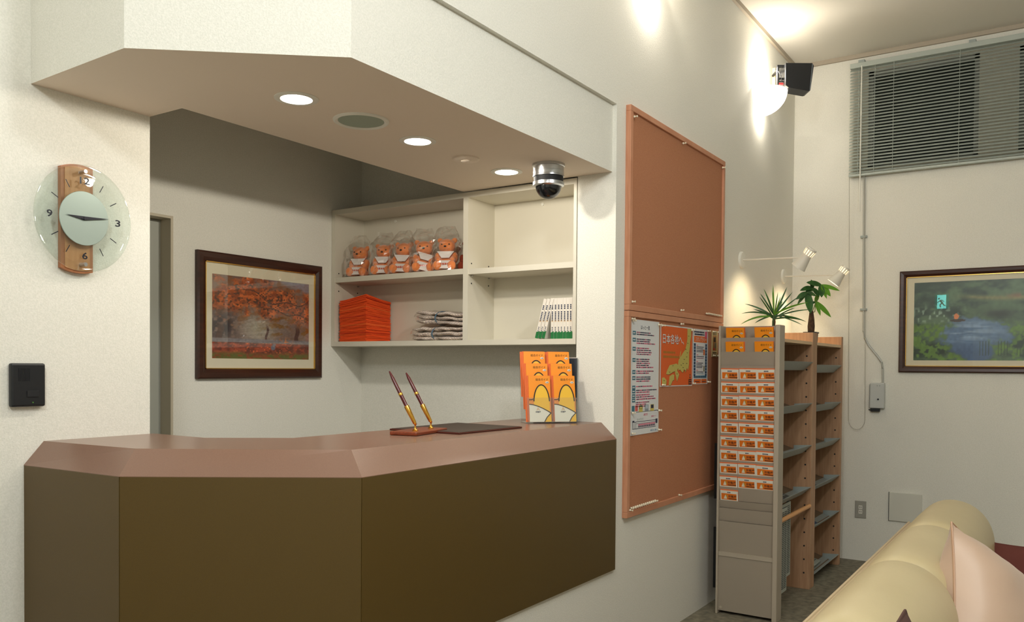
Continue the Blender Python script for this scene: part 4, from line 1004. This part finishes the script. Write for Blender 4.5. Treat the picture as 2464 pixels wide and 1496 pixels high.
# ------------------------------------------------------------------ arm spot lamps, sconces, loudspeaker
SHADE = mat('lamp_white', (226, 220, 206), .4)
def arm_lamp(x, z, lab, dirv, yl, power):
    t = thing('arm_spotlight', lab, 'wall lamp', (x, YK, z), group='long-arm spotlights over the plants')
    MB().lathe([(.052, 0), (.052, .008), (.046, .014), (.0001, .015)], 28, M=frame((0, 0, 0), (1, 0, 0), (0, 0, 1))).build('base_plate', WHP, t, smooth=True)
    MB().tube([(0, -.01, 0), (0, yl-YK, -.008)], .0045, 8).build('arm', SHADE, t, smooth=True)
    hp = Vector((0, yl-YK, -.008)); d = Vector(dirv).normalized()
    MB().ell(hp, (.012, .012, .012)).build('joint', SILV, t, smooth=True)
    T = Matrix.Translation(hp+Vector((0, -.03, .045))-d*.005) @ d.to_track_quat('Z', 'X').to_matrix().to_4x4()
    MB().lathe([(.0001, 0), (.030, 0), (.033, .006), (.028, .055), (.034, .085), (.046, .135), (.0445, .135), (.032, .086), (.026, .055)], 28, M=T, cap=False).build('shade', SHADE, t, smooth=True)
    for k in range(12):
        M = T @ Matrix.Rotation(2*math.pi*k/12, 4, 'Z')
        MB().add([(.0336, -.0032, .014), (.0336, .0032, .014), (.0295, .003, .046), (.0295, -.003, .046)], [[0, 1, 2, 3]], M=M).build('vent_slot', mat('slot_glow', (255, 232, 190), .5, emit=1.3), t)
    MB().lathe([(.0001, .112), (.039, .112)], 24, M=T, cap=False).build('bulb_face', mat('spot_glow', (255, 244, 220), .5, emit=9), t)
    l = bpy.data.lights.new('lamp', 'SPOT'); l.energy = power; l.spot_size = R(112); l.spot_blend = .8; l.color = (1, .80, .50); l.shadow_soft_size = .02
    lo = bpy.data.objects.new('lamp', l); COL.objects.link(lo); lo.parent = t; lo.matrix_basis = T @ Matrix.Translation((0, 0, .14)) @ Matrix.Rotation(math.pi, 4, 'X')
arm_lamp(5.123, 2.020, 'white long-arm spotlight over the spiky plant, nearer lamp', (.04, .62, -.8), 1.300, 8.5)
arm_lamp(6.045, 2.005, 'white long-arm spotlight nearer the far wall', (-.12, .62, -.8), 1.300, 11)
SG = mat('sconce_glass', (255, 248, 236), .4, emit=3.2)
def sconce(x, z, lab, power):
    t = thing('wall_sconce', lab, 'wall lamp', (x, YK, z), group='bowl sconces on the long wall')
    MB().box(-.05, .05, -.016, -.0005, -.05, .06).build('back_plate', WHP, t, bevel=.003)
    mb = MB(); n, k = 24, 12; vs = []; fs = []
    for j in range(k+1):
        e = math.pi/2*j/k
        for i in range(n+1):
            a = math.pi+math.pi*i/n
            vs.append((.155*math.cos(a)*math.cos(e), .175*math.sin(a)*math.cos(e), .075-.150*math.sin(e)))
    for j in range(k):
        for i in range(n): fs.append([j*(n+1)+i, j*(n+1)+i+1, (j+1)*(n+1)+i+1, (j+1)*(n+1)+i])
    mb.add(vs, fs); mb.build('glass_bowl', SG, t, smooth=True, angle=False)
    for zz, pw in ((.20, power), (-.085, power*.22)):
        l = bpy.data.lights.new('lamp', 'POINT'); l.energy = pw; l.color = (1, .92, .79); l.shadow_soft_size = .03
        lo = bpy.data.objects.new('lamp', l); COL.objects.link(lo); lo.parent = t; lo.location = (0, -.06, zz)
sconce(5.45, 3.062, 'glowing white bowl sconce below the black loudspeaker', 7)
sconce(3.70, 3.19, 'glowing white bowl sconce at the top edge above the cork board', 13)
t = thing('loudspeaker', 'black loudspeaker on a wall bracket in the ceiling corner', 'speaker', M=frame((5.505, 1.56, 3.165), Vector((.551, -.834, 0)), (0, 0, 1)) @ Matrix.Scale(.66, 4))
# cabinet turned towards the room: local x to viewer's right, y up, z towards the viewer
mb = MB(); bx = [(.0, .215), (.0, -.0), (.030, -.022), (.225, -.055), (.245, -.050), (.275, .190), (.260, .215)]
mb.prism(bx, -.10, .07); mb.build('cabinet', BLK, t, bevel=.004)
MB().add([(.236, -.05, .0705), (.243, -.05, .0705), (.264, .205, .0705), (.257, .205, .0705)], [[0, 1, 2, 3]]).build('seam', mat('speaker_seam', (120, 128, 134), .5), t)
MB().cyl((.262, .065, .03), (.268, .065, .03), .006, n=10).build('stud', SILV, t)
mb = MB(); mb.box(-.062, .01, .195, .212, -.02, .02); mb.box(-.062, -.046, .02, .212, -.02, .02); mb.box(-.05, .01, .075, .090, -.015, .015); mb.box(-.05, .005, .05, .06, -.012, .012); mb.build('bracket', BLK2, t)
MB().box(-.046, -.004, .022, .040, .0, .016).build('red_tag', REDP, t)
MB().tube([(-.054, .15, .02), (-.03, .10, .03), (-.02, .06, .02), (.01, .09, .01)], .004, 6).build('cable', BLK, t, smooth=True)
MB().box(-.115, -.108, .03, .23, -.10, .02).build('wall_plate', mat('cream_plate', (222, 206, 160), .5), t)
p = t.children[-1]
p.matrix_basis = wm(t).inverted() @ frame((5.73, YK, 3.28), (1, 0, 0), (0, 0, 1)) @ Matrix.Translation((.11, -.13, .0))
MB().tube([tuple(wm(t).inverted() @ Vector((5.735, YK, 3.33))), (-.054, .17, 0)], .012, 8).build('wall_arm', BLK2, t, smooth=True)

# ------------------------------------------------------------------ blind, conduit and small fittings on the far wall
BL = mat('blind_grey', (176, 184, 176), .45)
t = thing('venetian_blind', 'grey venetian blind over the high windows of the far wall', 'blind', (XF-.03, .3, 2.70))
Y0, Y1 = -1.0, 1.304
MB().box(XF-.055, XF-.015, Y0, Y1, 3.452, 3.486).build('head_rail', BL, t, world=True, bevel=.002)
MB().box(XF-.050, XF-.022, Y0, Y1, 2.700, 2.716).build('bottom_rail', BL, t, world=True, bevel=.002)
sl = MB(); vs = []
for yy in (Y0, Y1):
    for k in range(4):
        a = -1+2*k/3; vs.append((a*.0115, yy-.15, a*.0085+.0018*(1-a*a)))
sl.add(vs, [[k, k+1, 5+k, 4+k] for k in range(3)]); slm = sl.mesh('slat', BL, True)
NS = 34
for k in range(NS):
    o = bpy.data.objects.new('slat', slm); COL.objects.link(o); o.parent = t; z = 2.728+k*(3.440-2.728)/(NS-1)
    o.location = (-.006, -.15, z-2.70)
for y in (1.245, 1.14, 1.02, .62, .24, -.3): MB().tube([(XF-.050, y, 2.70), (XF-.050, y, 3.455)], .0014, 5).build('ladder_cord', BL, t, world=True)
MB().tube([(XF-.06, 1.225, 2.45), (XF-.06, 1.225, 3.46)], .004, 6).build('wand', WHP, t, world=True)
for y in (1.23, .55): MB().box(XF-.05, XF, y-.02, y+.02, 3.486, 3.505).build('mounting_clip', STEEL, t, world=True)
cp = [(XF-.052, 1.298, 2.70), (XF-.04, 1.292, 2.0), (XF-.03, 1.284, 1.05)]+[(XF-.03, 1.229+.055*math.cos(a), 1.0-.075*math.sin(a)) for a in np.linspace(.1, math.pi-.1, 9)]+[(XF-.03, 1.174, 1.05), (XF-.04, 1.184, 2.0), (XF-.05, 1.20, 2.70)]
MB().tube(cp, .0016, 5).build('pull_cord', mat('cord_grey', (168, 164, 150), .6), t, world=True, smooth=True)
t = thing('conduit', 'thin grey cable conduit running down the far wall from the blind', 'conduit', (XF, 1.2, 1.27))
MB().tube([(XF-.008, 1.209, 2.72), (XF-.008, 1.200, 1.80), (XF-.008, 1.197, 1.62), (XF-.008, 1.188, 1.572), (XF-.008, 1.162, 1.52), (XF-.008, 1.10, 1.44), (XF-.008, 1.075, 1.40), (XF-.008, 1.068, 1.355), (XF-.008, 1.066, 1.262)], .0075, 8).build('pipe', mat('conduit_grey', (186, 186, 178), .35), t, world=True, smooth=True)
for z, y in ((2.279, 1.204), (1.769, 1.199)): MB().box(XF-.018, XF, y-.022, y+.022, z-.008, z+.008).build('clip', STEEL, t, world=True, bevel=.002)
t = thing('control_box', 'small white control box with a black plug under the conduit', 'control box', M=faceX(XF, 1.092, 1.165))
MB().box(-.052, .042, -.085, .092, 0, .040).build('housing', mat('box_white', (196, 198, 194), .45), t, bevel=.006)
MB().box(-.055, -.046, -.080, .080, .004, .034).build('side_grille', mat('grille_grey', (120, 124, 124), .6), t)
MB().box(-.048, .012, -.108, -.085, .004, .034).build('plug', BLK, t, bevel=.003); MB().box(-.062, -.048, -.100, -.094, .012, .020).build('plug_pin', BLK, t)
MB().cyl((.003, -.022, .04), (.003, -.022, .043), .006, n=12).build('button', BLK, t); MB().cyl((-.004, .072, .04), (-.004, .072, .042), .004, n=10).build('indicator', STEEL, t); MB().cyl((.012, .072, .04), (.012, .072, .042), .004, n=10).build('indicator', STEEL, t)
t = thing('wall_outlet', 'grey double power outlet low on the far wall', 'outlet', M=faceX(XF, 1.1985, .362))
MB().box(-.037, .037, -.060, .060, 0, .008).build('plate', mat('outlet_grey', (160, 158, 148), .5), t, bevel=.002)
for y in (.016, -.016):
    MB().box(-.012, .012, y-.013, y+.013, .008, .010).build('socket', WHP, t)
    for x in (-.005, .005): MB().box(x-.0014, x+.0014, y-.006, y+.006, .010, .0106).build('slot', BLK, t)
t = thing('access_panel', 'flat white access panel low on the far wall behind the sofa', 'panel', M=faceX(XF, 1.012, .306))
MB().box(0, .205, 0, .196, 0, .016).build('cover', mat('panel_white', (214, 212, 200), .5), t, bevel=.002); MB().box(-.004, 0, -.003, .196, 0, .010).build('edge_shadow_gap', BLK2, t)

# ------------------------------------------------------------------ sofa and cushions
LEA = mat('beige_leather', (190, 174, 136), .42, bump=(160, .25, .001), var=(5, (184, 168, 130)))
LEA2 = mat('beige_leather_panel', (184, 164, 132), .45)
t = thing('sofa', 'long beige leather sofa seen from behind at the lower right', 'sofa', (2.65, .1, 0), (0, 0, R(-.8)))
TI = wm(t)
def rounded(name, x0, x1, prof, m, rx=.03, nx=10, bul=.0, puff=True):
    """cushion swept along X with a (y,z) profile, ends pulled in"""
    vs = []; fs = []; n = len(prof); cy = sum(p[0] for p in prof)/n; cz = sum(p[1] for p in prof)/n
    ss = [0, .012, .05, .14, .3, .5, .7, .86, .95, .988, 1]
    for s_ in ss:
        e = min(s_, 1-s_)*(x1-x0); k = 1-(1-min(1, e/rx))**2*.16 if puff else 1
        if s_ in (0, 1): k = .80 if puff else 1
        k += bul*math.sin(math.pi*s_)
        for y, z in prof: vs.append((x0+(x1-x0)*s_, cy+(y-cy)*k, cz+(z-cz)*k))
    for j in range(len(ss)-1):
        for i in range(n): fs.append([j*n+i, (j+1)*n+i, (j+1)*n+(i+1) % n, j*n+(i+1) % n])
    fs.append(list(range(n))); fs.append([(len(ss)-1)*n+i for i in range(n)][::-1])
    o = MB().add(vs, fs).build(name, m, t, smooth=True, angle=False, world=True, fix=True)
    sb = o.modifiers.new('s', 'SUBSURF'); sb.levels = 1; sb.render_levels = 2
    return o
backp = [(.235, .44), (.225, .56), (.225, .66), (.245, .74), (.30, .800), (.37, .822), (.44, .812), (.492, .765), (.510, .70), (.512, .60), (.50, .44)]
seams = [3.935, 3.25, 2.60, 1.90, 1.22]
for a, b_ in zip(seams[:-1], seams[1:]): rounded('back_cushion', b_+.001, a-.001, backp, LEA, .045, bul=.015)
MB().box(1.2, 3.93, .50, .56, .10, .70).build('back_panel', LEA2, t, world=True, bevel=.02)
MB().tube([(1.2, .553, .695), (3.93, .553, .695)], .006, 8).build('piping', LEA2, t, world=True)
MB().box(1.2, 3.93, -.42, .52, .10, .30).build('base', LEA2, t, world=True, bevel=.02)
seatp = [(-.45, .30), (-.47, .36), (-.45, .43), (-.38, .455), (0, .46), (.24, .455), (.25, .40), (.25, .30)]
for a, b_ in zip(seams[:-1], seams[1:]): rounded('seat_cushion', b_+.002, a-.002, seatp, LEA, .04)
armp = [(-.45, .10), (-.47, .3), (-.46, .52), (-.42, .58), (0, .59), (.45, .60), (.50, .55), (.50, .10)]
rounded('arm', 3.94, 4.10, armp, LEA, .05, puff=True); rounded('arm', 1.02, 1.205, armp, LEA, .05)
for x in (1.1, 4.02):
    for y in (-.38, .46): MB().cyl((x, y, 0), (x, y, .105), .022, .026).build('leg', DKWOOD, t, world=True)
def pillow(name, lab, M, s, th, m, seam_m, pc=.07):
    t = thing(name, lab, 'cushion', M=M)
    n = 18
    for sgn in (1, -1):
        pass
    vs = []; fs = []
    for sgn in (1, -1):
        o0 = len(vs)
        for j in range(n+1):
            for i in range(n+1):
                u = i/n*2-1; v = j/n*2-1
                hgt = max(0, (1-abs(u)**2.6)*(1-abs(v)**2.6))**.62
                pin_ = 1-pc*(1-abs(v)**2)*abs(u)**3; pin2 = 1-pc*(1-abs(u)**2)*abs(v)**3
                x = u*s/2*pin_; y = v*s/2*pin2
                w = mnoise.noise(Vector((x*9+sgn, y*14, s*5)))*.010*hgt+mnoise.noise(Vector((x*22, y*26+sgn*3, 1)))*.004*hgt
                vs.append((x, y, sgn*(th/2*hgt+w+.0015)))
        for j in range(n):
            for i in range(n):
                q = [o0+j*(n+1)+i, o0+j*(n+1)+i+1, o0+(j+1)*(n+1)+i+1, o0+(j+1)*(n+1)+i]; fs.append(q if sgn > 0 else q[::-1])
    MB().add(vs, fs).build('cover', m, t, smooth=True, angle=False)
    e = []
    for k in range(4*n):
        sd, i = divmod(k, n); u = i/n*2-1; f_ = 1-pc*(1-u*u)
        e.append({0: (u*s/2, -s/2*f_, 0), 1: (s/2*f_, u*s/2, 0), 2: (-u*s/2, s/2*f_, 0), 3: (-s/2*f_, -u*s/2, 0)}[sd])
    e.append(e[0]); MB().tube(e, .0035, 6).build('piping', seam_m, t, smooth=True)
    return t
SATIN = mat('pink_satin', (190, 162, 140), .46, sheen=.2); SATD = mat('pink_satin_seam', (176, 138, 108), .5)
# local x along the sofa, local y up the lean, local z towards the sofa's front
def lean_frame(c, ang, yaw=0, roll=0):
    y = Vector((0, math.sin(R(ang)), math.cos(R(ang)))); M = frame(c, (1, 0, 0), y)
    return Matrix.Translation(c) @ Matrix.Rotation(R(yaw), 4, 'Z') @ Matrix.Translation(-Vector(c)) @ M @ Matrix.Rotation(R(roll), 4, 'Z')
pillow('satin_cushion', 'pinkish satin cushion leaning against the sofa back', lean_frame((2.735, .165, .622), 17, -17, -33), .44, .23, SATIN, SATD)
DRED = mat('dark_red_cloth', (92, 40, 30), .85); BRN = mat('dark_brown_cloth', (74, 46, 38), .8)
pillow('red_cushion', 'dark red cushion farther along the sofa behind the satin one', Matrix.Translation((3.80, .115, .50)) @ Matrix.Rotation(R(-88), 4, 'Z') @ Matrix.Rotation(R(76), 4, 'X'), .35, .13, DRED, DRED)
pillow('brown_cushion', 'dark brown cushion whose corner shows at the bottom edge of the view', lean_frame((1.672, .205, .655), 18, 0, 0), .42, .10, BRN, BRN, .015)

# ------------------------------------------------------------------ exit sign on the wall behind the viewer (seen mirrored in the pond picture's glass)
t = thing('exit_sign', 'green running-man emergency exit sign above the rear door', 'sign', M=frame((-2.6, 1.70, 2.45), (0, 1, 0), (0, 0, 1)))
MB().box(-.11, .11, -.13, .13, 0, .03).build('housing', WHP, t)
mb = MB(); z = .031; mb.rect(-.1, .1, -.12, .12, z, 0); mb.rect(-.06, .07, -.11, .11, z+.0005, 1)
mb.stroke([(.03, .02), (-.005, -.02)], .03, z+.001, 2); mb.stroke([(-.005, -.02), (.03, -.05), (.02, -.09)], .018, z+.001, 2); mb.stroke([(-.005, -.02), (-.03, -.06), (-.055, -.06)], .018, z+.001, 2)
mb.stroke([(.03, .02), (.055, .0), (.065, -.02)], .012, z+.001, 2); mb.stroke([(.025, .025), (-.015, .02), (-.03, -.005)], .012, z+.001, 2); mb.flat([(.045+.014*math.cos(a), .05+.014*math.sin(a)) for a in np.linspace(0, 6, 12)], z+.001, 2)
mb.build('face', [mat('exit_green', (10, 140, 120), .5, emit=4), mat('exit_pale', (120, 240, 230), .5, emit=14), mat('exit_figure', (6, 60, 56), .5, emit=.3)], t)
d = structure(MB().box(-2.6, -2.56, 1.25, 2.15, 0, 2.1).build('door_2', mat('rear_door', (150, 120, 90), .5)))
MB().cyl((-2.56, 1.33, 1.0), (-2.51, 1.33, 1.0), .012).build('door_handle', SILV, d)
